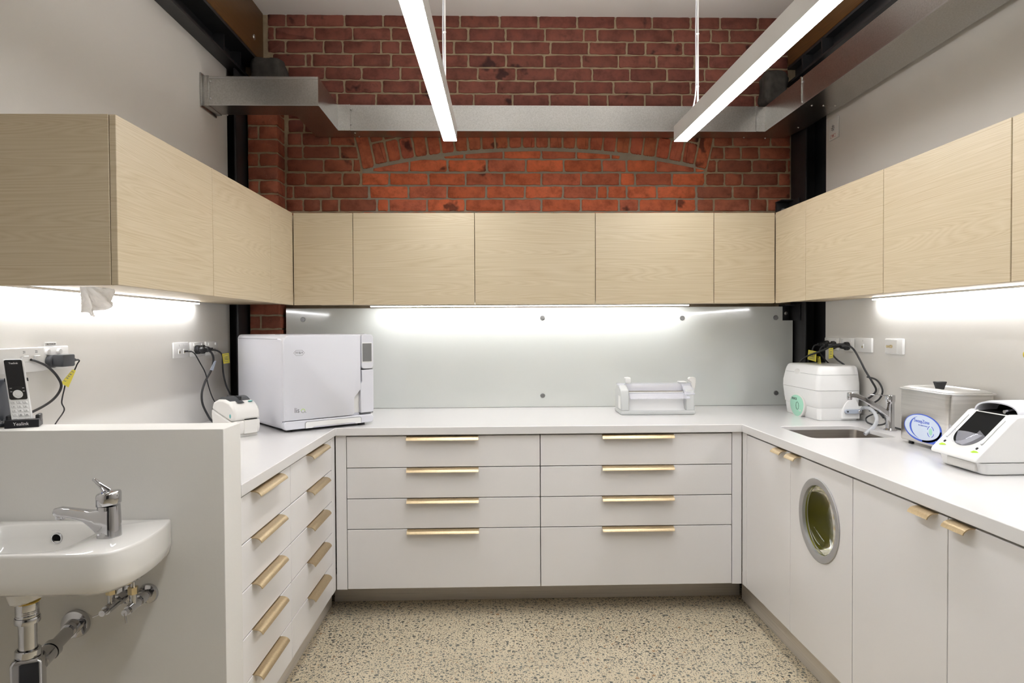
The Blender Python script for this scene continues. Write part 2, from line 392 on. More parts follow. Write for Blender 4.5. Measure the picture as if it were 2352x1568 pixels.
# ------------------------------------------------------------------ the room
KL, KR, Y0 = .00893, -.00774, 3.388          # the two long walls open out slightly towards the viewer
skL = lambda p: V((p[0] + KL * (p[1] - Y0), p[1], p[2]))
skR = lambda p: V((p[0] + KR * (p[1] - Y0), p[1], p[2]))
CEIL = 3.174
mb = MB(); mb.box(-1.75, 2.1, -2.3, 4.2, -.1, 0); struct('floor', mb, M['floor'])
mb = MB(); mb.box(-1.75, 2.1, -2.3, 4.2, CEIL, CEIL + .1); struct('ceiling', mb, M['ceiling'])
mb = MB(skL); mb.box(-1.64, -1.44, -2.2, 3.70, 0, CEIL - .0005); mb.box(-1.64, -1.53, 3.70, 4.05, 0, CEIL - .0005); struct('wall_left', mb, M['plaster'])
mb = MB(skR); mb.box(1.80, 2.0, -2.2, 3.60, 0, CEIL - .0005); mb.box(1.87, 2.0, 3.60, 4.05, 0, CEIL - .0005); struct('wall_right', mb, M['plaster'])
mb = MB(); mb.box(-1.6, 2.0, -2.3, -2.2, 0, CEIL); struct('wall_front', mb, M['plaster'])
mb = MB(); mb.box(-.55, 1.25, -2.1995, -2.16, .002, 2.35); struct('added_reflection_panel', mb, M['reflection_dark'])  # unseen dark panel added behind the camera for chrome reflections
# half-height wall that carries the basin, lined in the same white board as the worktop
mb = MB(); mb.box(-1.452, -.746, 1.866, 1.990, 0, 1.083); struct('wall_partition', mb, M['top'] if False else M['plaster'], bevel=.0015)

# brick wall: every brick is its own bevelled shape in the one wall mesh
CX, RI, ZC = .258, 4.478, 2.415 - 4.478       # segmental arch
def arc_z(x, r): return ZC + math.sqrt(max(r * r - (x - CX) ** 2, 0))
def brick(mb, outline, y, col, depth=.012, tdir=None):
    """outline: CCW list (x,z); rounded jittered face standing out of the mortar"""
    n = len(outline); cx = sum(p[0] for p in outline) / n; cz = sum(p[1] for p in outline) / n
    back = [(p[0], y + depth, p[1]) for p in outline]
    mid = [(p[0], y + .0035, p[1]) for p in outline]
    fr = []
    for p in outline:
        dx, dz = cx - p[0], cz - p[1]; L = math.hypot(dx, dz); k = .0035 / max(L, .01)
        fr.append((p[0] + dx * k, y, p[1] + dz * k))
    mb.c = col; mb.m = 0
    vs = back + mid + fr; fs = []
    for a in (0, n):
        for i in range(n): fs.append((a + i, a + (i + 1) % n, a + n + (i + 1) % n, a + n + i))
    fs.append([2 * n + i for i in range(n)])
    if tdir: vs = [tdir(v) for v in vs]
    mb.add(vs, fs)
def rect_outline(x0, x1, z0, z1, jit=.0022, cr=.006):
    pts = []
    W_, H_ = x1 - x0, z1 - z0; cr = min(cr, W_ * .3, H_ * .3)
    c1 = [random.uniform(.4, 1.6) * cr for _ in range(4)]
    nx = max(2, int(W_ / .03)); nz = 3
    def seg(a, b, k): return [(a[0] + (b[0] - a[0]) * i / k, a[1] + (b[1] - a[1]) * i / k) for i in range(k)]
    pts += seg((x0 + c1[0], z0), (x1 - c1[1], z0), nx) + [(x1 - c1[1], z0), (x1 - c1[1] * .3, z0 + c1[1] * .3)]
    pts += seg((x1, z0 + c1[1]), (x1, z1 - c1[2]), nz) + [(x1, z1 - c1[2]), (x1 - c1[2] * .3, z1 - c1[2] * .3)]
    pts += seg((x1 - c1[2], z1), (x0 + c1[3], z1), nx) + [(x0 + c1[3], z1), (x0 + c1[3] * .3, z1 - c1[3] * .3)]
    pts += seg((x0, z1 - c1[3]), (x0, z0 + c1[0]), nz) + [(x0, z0 + c1[0]), (x0 + c1[0] * .3, z0 + c1[0] * .3)]
    return [(p[0] + random.uniform(-jit, jit), p[1] + random.uniform(-jit, jit)) for p in pts]
def bcol(kind):
    r = random.random()
    if kind == 'i': base = (.68, .165, .072) if r < .75 else (.56, .15, .08)
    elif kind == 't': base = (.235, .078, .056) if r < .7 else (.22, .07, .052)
    else: base = (.37, .110, .060) if r < .7 else (.31, .098, .058)
    k = random.uniform(.86, 1.12)
    return tuple(c * k for c in base)
ROWS=[
(3.143,'o',[-1.3,-1.191,-1.078,-0.856,-0.632,-0.413,-0.187,0.044,0.27,0.496,0.721,0.938,1.165,1.341,1.564,1.748]),
(3.067,'o',[-1.3,-1.257,-1.029,-0.809,-0.587,-0.368,-0.139,0.078,0.309,0.536,0.616,0.836,1.06,1.286,1.396,1.618,1.748]),
(2.991,'o',[-1.301,-1.195,-0.977,-0.867,-0.645,-0.535,-0.318,-0.223,0.002,0.117,0.34,0.565,0.788,0.899,1.121,1.342,1.567,1.748]),
(2.915,'o',[-1.272,-1.08,-1.045,-0.808,-0.589,-0.369,-0.14,0.079,0.303,0.522,0.738,0.964,1.187,1.272,1.497,1.621]),
(2.839,'o',[-1.186,-0.971,-0.759,-0.535,-0.314,-0.086,0.138,0.368,0.585,0.806,1.026,1.249,1.471,1.621]),
(2.763,'o',[-1.187,-1.079,-0.86,-0.642,-0.421,-0.205,0.022,0.25,0.481,0.709,0.936,1.165,1.386,1.621]),
(2.687,'o',[-1.188,-1.123,-0.902,-0.677,-0.459,-0.333,-0.11,0.118,0.334,0.565,0.675,0.895,1.112,1.329,1.549,1.622]),
(2.611,'o',[-1.189,-0.988,-0.767,-0.546,-0.324,-0.101,0.123,0.347,0.572,0.798,1.024,1.251,1.479,1.627]),
(2.535,'o',[-1.189,-1.094,-0.874,-0.713,-0.491,-0.268,-0.045,0.179,0.403,0.628,0.854,1.081,1.308,1.536,1.762]),
(2.459,'o',[-1.193,-1.108,-0.947,-0.799]),
(2.459,'r',[1.301,1.416,1.642,1.763]),
(2.383,'o',[-1.196,-1.103,-0.888,-0.78]),
(2.383,'i',[-0.29,-0.167,0.061,0.283,0.489,0.693,0.749]),
(2.383,'r',[1.277,1.364,1.465,1.573,1.763]),
(2.307,'o',[-1.197,-0.984,-0.816,-0.768]),
(2.307,'i',[-0.702,-0.488,-0.265,-0.036,0.192,0.415,0.64,0.786,0.959,1.189,1.251]),
(2.307,'r',[1.254,1.321,1.531,1.74,1.763]),
(2.229,'o',[-1.203,-1.09,-0.877,-0.771]),
(2.229,'i',[-0.768,-0.605,-0.377,-0.161,0.065,0.284,0.517,0.746,0.836,1.055,1.251]),
(2.229,'r',[1.254,1.367,1.474,1.689,1.763]),
(2.153,'o',[-1.204,-1.161,-0.941,-0.724]),
(2.153,'i',[-0.721,-0.494,-0.269,-0.04,0.187,0.409,0.61,0.673,0.786,0.965,1.197]),
(2.153,'r',[1.2,1.416,1.57,1.763]),
(2.077,'o',[-1.205,-1.104,-1.002,-0.896,-0.678]),
(2.077,'i',[-0.677,-0.608,-0.386,-0.163,0.061,0.282,0.516,0.74,0.858,1.083,1.197]),
(2.077,'r',[1.2,1.303,1.519,1.623,1.764]),
(2.001,'o',[-1.206,-0.99,-0.768]),
(2.001,'i',[-0.766,-0.548,-0.325,-0.102,0.122,0.347,0.573,0.799,1.026,1.197]),
(2.001,'r',[1.2,1.368,1.589,1.764]),
]
YW = 3.95
ROWS = [(z, k, xs + [1.748] if (z > 2.83 and xs[-1] < 1.7) else xs) for z, k, xs in ROWS]
mb = MB()
mb.m = 1; mb.box(-1.6, 2.0, YW + .006, YW + .2, 0, CEIL - .0005)
for z, kind, xs in ROWS:
    for a, b_ in zip(xs[:-1], xs[1:]):
        g = .0055; o = rect_outline(a + g, b_ - g, z - .0381 + g, z + .0381 - g * .8)
        if kind == 'i' or z < 2.5:
            lim = -.007 if kind == 'i' else None
            q = []
            for (x, zz) in o:
                if kind == 'i': zz = min(zz, arc_z(x, RI) - .022)
                else:                        # beside the arch: stop at the sloping end brick
                    if -1.0 < x < CX and z > 2.27: x = min(x, -.762 - (zz - 2.30) * .235 - .008)
                    if CX < x < 1.5 and z > 2.27: x = max(x, 1.262 + (zz - 2.30) * .235 + .006)
                q.append((x, zz))
            o = q
            if max(p[1] for p in o) - min(p[1] for p in o) < .012 or max(p[0] for p in o) - min(p[0] for p in o) < .012: continue
            zs_ = sum(p[1] for p in o) / len(o)
            if zs_ < z - .034: continue
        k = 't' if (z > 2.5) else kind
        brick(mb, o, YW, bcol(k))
# soldier course of the arch
nS = 26; a0, a1 = -.2300, .2265
for i in range(nS):
    t0 = a0 + (a1 - a0) * i / nS; t1 = a0 + (a1 - a0) * (i + 1) / nS; g = .0013
    last = i in (0, nS - 1); r0 = RI - (.012 if last else 0); r1 = RI + (.19 if last else .118)
    def pol(t, r): return (CX + math.sin(t) * r, ZC + math.cos(t) * r)
    base = rect_outline(0, 1, 0, 1, 0, .12); o = []
    for (u, w) in base:
        x, zz = pol(t0 + g + (t1 - t0 - 2 * g) * u, r0 + (r1 - r0) * w); o.append((x + random.uniform(-.002, .002), zz + random.uniform(-.0025, .0025)))
    brick(mb, o, YW - .001, tuple(c * random.uniform(.95, 1.1) for c in (.50, .135, .07)))
    if not last:
        o = []
        for (u, w) in base:
            x, zz = pol(t0 + g + (t1 - t0 - 2 * g) * u, r1 + .012 + .1 * w); o.append((x, zz))
        brick(mb, o, YW - .001, bcol('o'))
# grey pointing around the bricked-up opening
infill = [(-.760, 1.96), (1.245, 1.96), (1.245, 2.30)] + [(CX + math.sin(t) * RI, ZC + math.cos(t) * RI + .002) for t in [.2205 - i * .441 / 40 for i in range(41)]] + [(-.760, 2.30)]
mb.m = 2; mb.prism(infill, YW + .0045, YW + .03, 'y')
# left pier standing out of the wall
mb.m = 1; mb.box(-1.372, -1.211, 3.826, 3.99, 0, 2.70)
for k in range(36):
    z1 = 2.726 - k * .0759 - .0035 * 0
    zc = z1 - .038
    if zc < 0.04: break
    if zc > 2.69: continue
    xs = ([-1.376, -1.312, -1.206] if k % 2 else [-1.376, -1.206])
    for a, b_ in zip(xs[:-1], xs[1:]):
        g = .005; o = rect_outline(a + g, b_ - (g if b_ < -1.25 else 0), zc - .033, zc + .033)
        brick(mb, o, 3.82, bcol('o'))
    o = rect_outline(.003, .124, zc - .033, zc + .033)
    brick(mb, o, 0, bcol('o'), tdir=lambda v: (-1.205 - v[1] * 1.0, 3.823 + v[0], v[2]))
struct('wall_back', mb, [M['brick'], M['mortar'], M['mortar_grey']], recalc=True, smooth=50)

# padstones, timbers and steel under the ceiling
def stone(x0, x1, y0, y1, z0, z1, lab, seed):
    bm = bmesh.new(); bmesh.ops.create_cube(bm, size=1); bmesh.ops.subdivide_edges(bm, edges=bm.edges[:], cuts=15, use_grid_fill=True)
    m_ = MB()
    for v in bm.verts:
        c = V(v.co) * 2; e = 5.0
        L = (abs(c.x) ** e + abs(c.y) ** e + abs(c.z) ** e) ** (1 / e); c = c / L * .5
        p = V(((x0 + x1) / 2 + c.x * (x1 - x0), (y0 + y1) / 2 + c.y * (y1 - y0), (z0 + z1) / 2 + c.z * (z1 - z0)))
        p += noise.noise_vector(p * 14 + V((seed, 0, 0))) * .010 + noise.noise_vector(p * 60) * .004; v.co = p
    m_.from_bm(bm); bm.free()
    solo('padstone', m_, M['stone'], lab, 'stone block', smooth=60)
stone(-1.338, -1.165, 3.765, 3.945, 2.703, 2.868, 'rough dark stone block carrying the timber at the left of the brick wall', 1)
stone(1.555, 1.684, 3.80, 3.945, 2.625, 2.826, 'rough dark stone block above the duct at the right of the brick wall', 5)
def timber(x0, x1, y0, y1, z0, z1, lab, k):
    m_ = MB(k); m_.box(x0, x1, y0, y1, z0, z1, .006); t = thing('timber_beam', lab, 'beam', (x0, 3.9, z0)); part(t, 'beam_body', m_, M['timber'])
    return t
tl = timber(-1.409, -1.321, -2.15, 3.938, 2.884, CEIL - .002, 'old brown timber beam along the ceiling at upper left', skL)
m_ = MB(); m_.ball((-1.3185, 3.79, 2.975), .016, (.5, 1, 1)); part(tl, 'bolt_head', m_, M['silver'])
tr_ = timber(1.738, 1.82, -2.15, 3.938, 2.884, CEIL - .002, 'old brown timber beam along the ceiling at upper right behind the lamp', skR)
def ibeam(sgn, xw, xi, k, lab):
    """beam lying on the plaster wall: bottom flange, web, stiffeners"""
    t = thing('steel_beam', lab, 'beam', (xi, 3.5, 2.765))
    m_ = MB(k); m_.box(xw, xi, -2.15, 3.94, 2.765, 2.778); part(t, 'bottom_flange', m_, M['steelblk'])
    m_ = MB(k); xm = xw + sgn * .012; m_.box(xw, xm, -2.15, 3.94, 2.7785, CEIL - .003); part(t, 'web', m_, M['steelblk'])
    m_ = MB(k); m_.box(xm, -1.3235 if sgn > 0 else 1.7405, -2.15, 3.94, 2.868, 2.8825); part(t, 'top_flange', m_, M['steelblk'])
    for y in (3.50, 3.72):
        m_ = MB(k); m_.box(xm, xi - sgn * .004, y, y + .012, 2.7785, 2.8675); part(t, 'stiffener_plate', m_, M['steelblk'])
ibeam(1, -1.4385, -1.368, skL, 'black steel beam along the top of the left wall')
ibeam(-1, 1.7985, 1.722, skR, 'black steel beam along the top of the right wall above the duct')
def column(xi, xo, yt, yto, yb, yw, z1, lab):
    """H section with its flanges facing left and right"""
    d = .011 if xo > xi else -.011
    t = thing('steel_column', lab, 'column', ((xi + xo) / 2, yt, 0))
    m_ = MB(); m_.box(xi, xi + d, yt, yb, 0, z1, .002); part(t, 'flange', m_, M['steelblk'])
    m_ = MB(); m_.box(xo - d, xo, yto, yb, 0, z1, .002); part(t, 'flange', m_, M['steelblk'])
    m_ = MB(); m_.box(xi + d * 1.05, xo - d * 1.05, yw - .004, yw + .004, 0, z1); part(t, 'web', m_, M['steelblk'])
column(-1.383, -1.522, 3.68, 3.706, 3.93, 3.80, 2.764, 'black steel column in the left rear corner beside the brick pier')
column(1.757, 1.866, 3.752, 3.604, 3.94, 3.85, 2.764, 'black steel column in the right rear corner of the brick wall')
def bracket(x0, x1, z0, z1, lab):
    t = thing('angle_bracket', lab, 'bracket', ((x0 + x1) / 2, 3.93, z0))
    m_ = MB(); m_.box(x0, x1, 3.925, 3.944, z0, z1, .002); m_.box(x1 - .008, x1, 3.80, 3.925, z0, z1, .001); m_.box(x0, x1, 3.86, 3.925, z1 - .006, z1, .001)
    part(t, 'plate', m_, M['steelblk'])
    m_ = MB(); m_.lathe(((x0 + x1) / 2 - .002, 3.925, (z0 + z1) / 2 - .004), [(.001, -.012), (.010, -.011), (.012, -.004), (.012, 0)], 16, 'y'); part(t, 'bolt', m_, M['silver'])
bracket(1.666, 1.745, 2.00, 2.094, 'black angle bracket with bolt above the right end of the rear wall cabinets')
bracket(1.688, 1.755, 1.395, 1.488, 'black angle bracket with bolt in the notch of the glass splashback')

# galvanised duct: across the brick wall, jogging out at the left, returning along the right wall
t = thing('ventilation_duct', 'galvanised sheet metal duct running across the brick wall and along the right wall', 'duct', (0, 3.87, 2.465))
Zb, Zt = 2.466, 2.61
m_ = MB(); m_.prism([(-1.40, 3.386), (-.866, 3.386), (-.866, 3.80), (-.80, 3.80), (-.80, 3.935), (-1.02, 3.935), (-1.02, 3.56), (-1.05, 3.532), (-1.40, 3.532)], Zb, Zt)
part(t, 'duct_section', m_, M['galv'])
m_ = MB(); m_.prism([(-.799, 3.803), (1.498, 3.803), (1.498, 3.935), (-.799, 3.935)], Zb + .001, Zt - .001); part(t, 'duct_section', m_, M['galv'])
m_ = MB(); m_.prism([(1.499, 3.80), (1.545, 3.80), (1.5485, 3.36), (1.752, 3.36), (1.750, 3.72), (1.715, 3.935), (1.499, 3.935)], Zb, Zt - .004); part(t, 'duct_section', m_, M['galv'])
m_ = MB(skR); m_.box(1.550, 1.757, -2.1, 3.3585, Zb, Zt - .004); part(t, 'duct_section', m_, M['galv'])
m_ = MB(); m_.box(-1.4395, -1.40, 3.380, 3.54, Zb - .003, Zt + .003, .002); m_.box(-1.439, -1.432, 3.366, 3.551, Zb - .012, Zt + .012, .001); part(t, 'wall_collar', m_, M['galv'])
def lip(pts, zz, k=None):
    m_ = MB(k)
    for a, b2 in zip(pts[:-1], pts[1:]):
        a = V((*a, 0)); b2 = V((*b2, 0)); d = (b2 - a).normalized(); n_ = V((d.y, -d.x, 0)) * .0035
        m_.prism([(p.x, p.y) for p in (a - n_ * .3, b2 - n_ * .3, b2 + n_, a + n_)], zz, zz + .006)
    part(t, 'folded_seam', m_, M['silver'])
lip([(-1.40, 3.386), (-.866, 3.386)], Zb - .001); lip([(-1.40, 3.386), (-.866, 3.386)], Zt - .012)
lip([(-.866, 3.386), (-.866, 3.80)], Zb - .001); lip([(-.799, 3.803), (1.498, 3.803)], Zb - .001)
lip([(1.545, 3.80), (1.5485, 3.36)][::-1], Zb - .001); lip([(1.550, 3.358), (1.550, -2.1)], Zb - .001, skR)
for bb in ((-.802, -.796, 3.797, 3.80, Zb, Zt), (1.494, 1.502, 3.796, 3.80, Zb, Zt), (1.546, 1.5505, 3.352, 3.364, Zb - .001, Zt)):
    m_ = MB(); m_.box(*bb); part(t, 'joint_cleat', m_, M['galv'])
for q in [(-.793, 3.800, 2.585), (-.793, 3.800, 2.50), (-.78, 3.85, Zb), (-.77, 3.92, Zb), (1.47, 3.92, Zb), (1.60, 3.93, Zb), (1.60, 3.352, Zb), (1.66, 3.352, Zb), (1.72, 3.352, Zb), (-1.395, 3.384, 2.585), (-1.395, 3.384, 2.50), (-1.37, 3.53, Zb), (1.5475, 3.345, 2.48), (1.5475, 3.345, 2.58), (1.70, 3.72, Zb)]:
    m_ = MB(); m_.ball(q, .0055, (1, 1, 1), 10, 6); part(t, 'rivet', m_, M['silver'])
# ------------------------------------------------------------------ cabinetry
mapB = lambda y0: (lambda p: V((p[0], y0 - p[1], p[2])))                               # (along, out, up)
mapL = lambda x0: (lambda p: V((x0 + p[1] + KL * (p[0] - Y0), p[0], p[2])))
mapR = lambda x0: (lambda p: V((x0 - p[1] + KR * (p[0] - Y0), p[0], p[2])))
FB, FL_, FR_ = mapB(3.14), mapL(-.742), mapR(1.1694)
HP = [(-.004, 0), (.006, .0005), (.016, -.001), (.024, -.0045), (.030, -.0105), (.0325, -.0165), (.0303, -.0172), (.0275, -.012), (.022, -.0068), (.015, -.0036), (.006, -.0022), (-.004, -.0025)]
def handle(parent, f, u0, u1, z, name='handle'):
    m_ = MB(f); n = len(HP)
    m_.loft([[(u, w, z + h) for (w, h) in HP] for u in (u0, u1)])
    return part(parent, name, m_, M['brass'], smooth=50)
def front(parent, name, f, u0, u1, z0, z1, mat, th=.018, g=.0014, hole=None):
    m_ = MB(f); m_.box(u0 + g, u1 - g, -th, 0, z0 + g, z1 - g, .0012, 1)
    return part(parent, name, m_, mat)
ordn = ['topmost', 'second', 'third', 'fourth', 'lowest']
def drawer_unit(f, u0, u1, zs, hu0, hu1, back, label, origin, grp):
    t = thing('drawer_cabinet', label, 'drawer cabinet', origin, grp)
    m_ = MB(f); m_.box(u0 + .001, u1 - .001, -back, -.0195, .142, .8605); part(t, 'carcass', m_, M['cab_in'])
    for z1, z0 in zip(zs[:-1], zs[1:]):
        d = front(t, 'drawer', f, u0, u1, z0 + .001, z1, M['cab'])
        handle(d, f, hu0, hu1, z1 - .0008)
ZB = [.857, .7085, .564, .4205, .139]
drawer_unit(FB, -.690, .2135, ZB, -.410, -.0755, .62, 'white drawer cabinet of four brass-handled drawers under the rear worktop, left one', (-.24, 3.45, .0), 'drawer cabinets under the rear worktop')
drawer_unit(FB, .2145, 1.122, ZB, .504, .842, .62, 'white drawer cabinet of four brass-handled drawers under the rear worktop, right one', (.67, 3.45, .0), 'drawer cabinets under the rear worktop')
ZL = [.857, .713, .5695, .4265, .2845, .139]
drawer_unit(FL_, 2.479, 3.079, ZL, 2.685, 2.945, .66, 'white cabinet of five brass-handled drawers under the left worktop, the one nearer the rear wall', (-1.05, 2.78, .0), 'drawer cabinets under the left worktop')
drawer_unit(FL_, 1.993, 2.478, ZL, 2.09, 2.352, .66, 'white cabinet of five brass-handled drawers under the left worktop, beside the basin wall', (-1.05, 2.24, .0), 'drawer cabinets under the left worktop')
def filler(parts_, lab, z0, z1, mat, name='filler_panel'):
    m_ = MB()
    for f, u0, u1 in parts_:
        m_.f = f; m_.box(u0, u1, -.018, 0, z0, z1, .001, 1)
    solo(name, m_, mat, lab, 'filler panel')
filler([(FL_, 3.0805, 3.138), (FB, -.7400, -.6915)], 'narrow white corner panel between the left drawers and the rear drawers', .139, .8605, M['cab'])
filler([(FR_, 3.083, 3.1385), (FB, 1.1235, 1.1690)], 'narrow white corner panel between the rear drawers and the right cupboard doors', .139, .8605, M['cab'])
# right base cupboards, doors in pairs
def cup(doors, lab, grp='cupboards under the right worktop'):
    u0 = min(d[0] for d in doors); u1 = max(d[1] for d in doors)
    t = thing('base_cupboard', lab, 'cupboard', (1.45, (u0 + u1) / 2, 0), grp)
    port = any(len(d) > 4 for d in doors)
    m_ = MB(FR_)
    if not port: m_.box(u0 + .001, u1 - .001, -.60, -.0195, .142, .8605) if u1 < 2.3 else m_.box(u0 + .001, u1 - .001, -.60, -.0195, .142, .69)
    else:
        a, b = u0 + .001, u1 - .001
        m_.box(a, b, -.60, -.0195, .142, .16); m_.box(a, b, -.60, -.582, .16, .69); m_.box(a, a + .018, -.582, -.0195, .16, .8605)
        m_.box(b - .018, b, -.582, -.0195, .16, .69); m_.box(2.631 - .009, 2.631 + .009, -.582, -.0195, .16, .69)
    part(t, 'carcass', m_, M['cab_in'])
    for d in doors:
        if len(d) > 4:
            yc, zc, r = d[4]
            m_ = MB(); a, b, z0, z1 = d[0] + .0014, d[1] - .0014, .1404, .8556
            X = lambda y, w: FR_((y, w, 0)).x
            outer = [(a, z0), (b, z0), (b, z1), (a, z1)]
            hole = [(yc + r * math.cos(2 * PI * i / 56), zc + r * math.sin(2 * PI * i / 56)) for i in range(56)]
            m2 = MB(lambda p: FR_((p[0], p[2], p[1]))); m2.slab([outer, hole[::-1]], -.018, 0)
            dr = part(t, 'door', m2, M['cab'])
            ax = V((-1, -KR, 0))
            c3 = FR_((yc, 0, zc))
            m2 = MB(); prof = [(r - .003, -.02), (r - .003, .0015), (r + .002, .0035), (r + .0215, .0035), (r + .0235, .002), (r + .0235, .0003), (r - .002, .0003)]
            n = 64; A = V((0, 1, 0)); B = V((0, 0, 1))
            m2.loft([[c3 + V((-1, 0, 0)) * h + (A * math.cos(2 * PI * i / n) + B * math.sin(2 * PI * i / n)) * rr for i in range(n)] for rr, h in prof], cap=False)
            w = part(dr, 'porthole_ring', m2, M['porthole'], 'flat round metal ring of the porthole')
            m2 = MB(); m2.loft([[c3 + V((-1, 0, 0)) * h + (A * math.cos(2 * PI * i / n) + B * math.sin(2 * PI * i / n)) * rr for i in range(n)] for rr, h in ((r - .0035, -.010), (r * .98, -.022), (r * .8, -.055), (r * .5, -.072), (r * .1, -.078))], cap=False)
            m2.fc.append([len(m2.v) - n + i for i in range(n)]); m2.mi.append(0); m2.col.append((1, 1, 1))
            part(dr, 'porthole_glass', m2, M['amberglass'], 'olive tinted bowl-shaped glass', smooth=60)
        else: dr = front(t, 'door', FR_, d[0], d[1], .139, .857, M['cab'])
        if d[2]: handle(dr, FR_, d[2], d[3], .8563)
PH = (2.404, .652, .128)
cup([(2.631, 3.082, 2.668, 2.752), (2.174, 2.6305, 2.542, 2.624, PH)], 'white cupboard pair under the sink, one door with a round porthole')
cup([(1.715, 2.1735, 1.753, 1.836), (1.258, 1.7145, 1.616, 1.697)], 'white cupboard pair at the right edge, in front of the porthole cupboard')
cup([(.801, 1.2575, .84, .92), (.40, .8005, .66, .74)], 'white cupboard pair nearest the viewer on the right') if False else None
# kickboards
m_ = MB(); m_.box(-.80, 1.235, 3.345, 3.357, .001, .137); struct('baseboard_back', m_, M['kick'])
m_ = MB(FL_); m_.box(1.995, 3.30, -.072, -.060, .001, .137); struct('baseboard_left', m_, M['kick'])
m_ = MB(FR_); m_.box(1.26, 3.30, -.072, -.060, .001, .137); struct('baseboard_right', m_, M['kick'])
# worktop: one U-shaped slab with the sink opening
XLw = lambda y: -1.4385 + KL * (y - Y0); XRw = lambda y: 1.7985 + KR * (y - Y0)
XLf = lambda y: -.7325 + KL * (y - Y0); XRf = lambda y: 1.1619 + KR * (y - Y0)
outer = [(XLw(1.992), 1.992), (XLf(1.992), 1.992), (XLf(3.122), 3.122), (XRf(3.122), 3.122), (XRf(1.258), 1.258), (XRw(1.258), 1.258), (XRw(3.59), 3.59), (1.742, 3.59), (1.742, 3.90), (-1.19, 3.90), (-1.19, 3.67), (XLw(3.67), 3.67)]
SK = (1.303, 1.660, 2.712, 3.045)
hole = rrect(*SK[:2], *SK[2:], .03, 6)
m_ = MB(); m_.slab([outer, hole[::-1]], .863, .900)
solo('worktop', m_, M['top'], 'white U-shaped worktop running along the left, rear and right walls', 'worktop', bevel=.0022)
# under-mounted steel sink
t = thing('kitchen_sink', 'stainless steel sink sunk into the right worktop beside the green-panelled cleaner', 'sink', (1.48, 2.88, .70))
m_ = MB(); sx0, sx1, sy0, sy1 = SK[0] + .001, SK[1] - .001, SK[2] + .001, SK[3] - .001
def L_(d, z, r): return [(p[0], p[1], z) for p in rrect(sx0 + d, sx1 - d, sy0 + d, sy1 - d, r, 6)]
m_.loft([L_(0, .883, .029), L_(.0015, .8835, .029), L_(.002, .880, .029), L_(.008, .735, .03), L_(.016, .720, .03), L_(.04, .714, .03), L_(.14, .711, .02)], cap=False)
m_.fc.append([len(m_.v) - 28 + i for i in range(28)]); m_.mi.append(0); m_.col.append((1, 1, 1))
part(t, 'bowl', m_, M['sinksteel'], smooth=45)
m_ = MB(); m_.lathe((1.48, 2.88, .712), [(.045, 0), (.045, .003), (.03, .002), (.012, .0015), (.011, -.004), (.0001, -.004)], 28); part(t, 'drain', m_, M['chrome'])

# splashback glass, back-painted, with fixing caps
m_ = MB(); gx = [(-1.188, .9015), (1.7435, .9015), (1.7435, 1.395), (1.684, 1.395), (1.684, 1.476), (-1.188, 1.476)]
m_.prism(gx, 3.880, 3.887, 'y'); t = thing('glass_splashback', 'pale glossy glass splashback behind the rear worktop', 'splashback', (.28, 3.883, .9015)); part(t, 'glass_sheet', m_, M['glass'])
for x, z in ((-1.092, 1.413), (.281, 1.416), (1.094, 1.412), (1.643, 1.411), (.280, .967), (1.645, .972), (-1.092, .97)):
    m_ = MB(); m_.lathe((x, 3.8798, z), [(.0001, -.006), (.012, -.006), (.0135, -.0045), (.0135, 0)], 20, 'y'); part(t, 'fixing_cap', m_, M['capmetal'])

# wall cabinets
UB, UL, UR = mapB(3.388), mapL(-.9995), mapR(1.432)
Z0, Z1 = 1.4775, 1.9365
def wallcab(f, u0, u1, lab, grp, depth, ends=None, nm='wall_cabinet', cat='wall cabinet', door=True, cd=None):
    p0 = f(((u0 + u1) / 2, -.2, Z0))
    t = thing(nm, lab, cat, (p0.x, p0.y, Z0), grp)
    a, b = cd or (u0, u1)
    m_ = MB(f); m_.box(a + .0005, b - .0005, -depth, -.0195, 1.492, Z1 - .001); part(t, 'carcass', m_, M['wood'])
    if ends is not None:
        m_ = MB(f); m_.box(*ends, -depth, -.0195, Z0, Z1, .001, 1); part(t, 'end_panel', m_, M['wood'])
    front(t, 'door' if door else 'front_panel', f, u0, u1, Z0 - .001, Z1 + .001, M['wood'])
    return t
bx = [-.9985, -.7026, -.0945, .514, 1.118, 1.431]
labs = ['narrow oak wall cabinet at the left end of the rear row', 'oak wall cabinet on the rear wall, left of the row\'s middle one', 'oak wall cabinet in the middle of the rear row', 'oak wall cabinet on the rear wall, right of the row\'s middle one', 'narrow oak wall cabinet at the right end of the rear row']
for a, b, l in zip(bx[:-1], bx[1:], labs): wallcab(UB, a, b, l, 'oak wall cabinets on the rear wall', .48, cd=(max(a, -.976), min(b, 1.41)))
wallcab(UL, 3.0605, 3.386, 'oak corner panel cabinet on the left wall next to the rear row', 'oak wall cabinets on the left wall', .43, door=False, cd=(3.0605, 3.66))
wallcab(UL, 2.4525, 3.0595, 'oak wall cabinet on the left wall, between the corner and the end cabinet', 'oak wall cabinets on the left wall', .43)
wallcab(UL, 1.8445, 2.4515, 'oak end cabinet on the left wall above the cordless phone', 'oak wall cabinets on the left wall', .43, ends=(1.8445, 1.8625), cd=(1.863, 2.4515))
wallcab(UR, 3.0605, 3.386, 'oak corner panel cabinet on the right wall next to the rear row', 'oak wall cabinets on the right wall', .355, door=False, cd=(3.0605, 3.59))
wallcab(UR, 2.4525, 3.0595, 'oak wall cabinet on the right wall just in front of the corner panel', 'oak wall cabinets on the right wall', .355)
wallcab(UR, 1.8445, 2.4515, 'wide oak wall cabinet on the right wall above the steel bath', 'oak wall cabinets on the right wall', .355)
wallcab(UR, 1.2365, 1.8425, 'oak wall cabinet cut off by the right edge of the picture', 'oak wall cabinets on the right wall', .355)

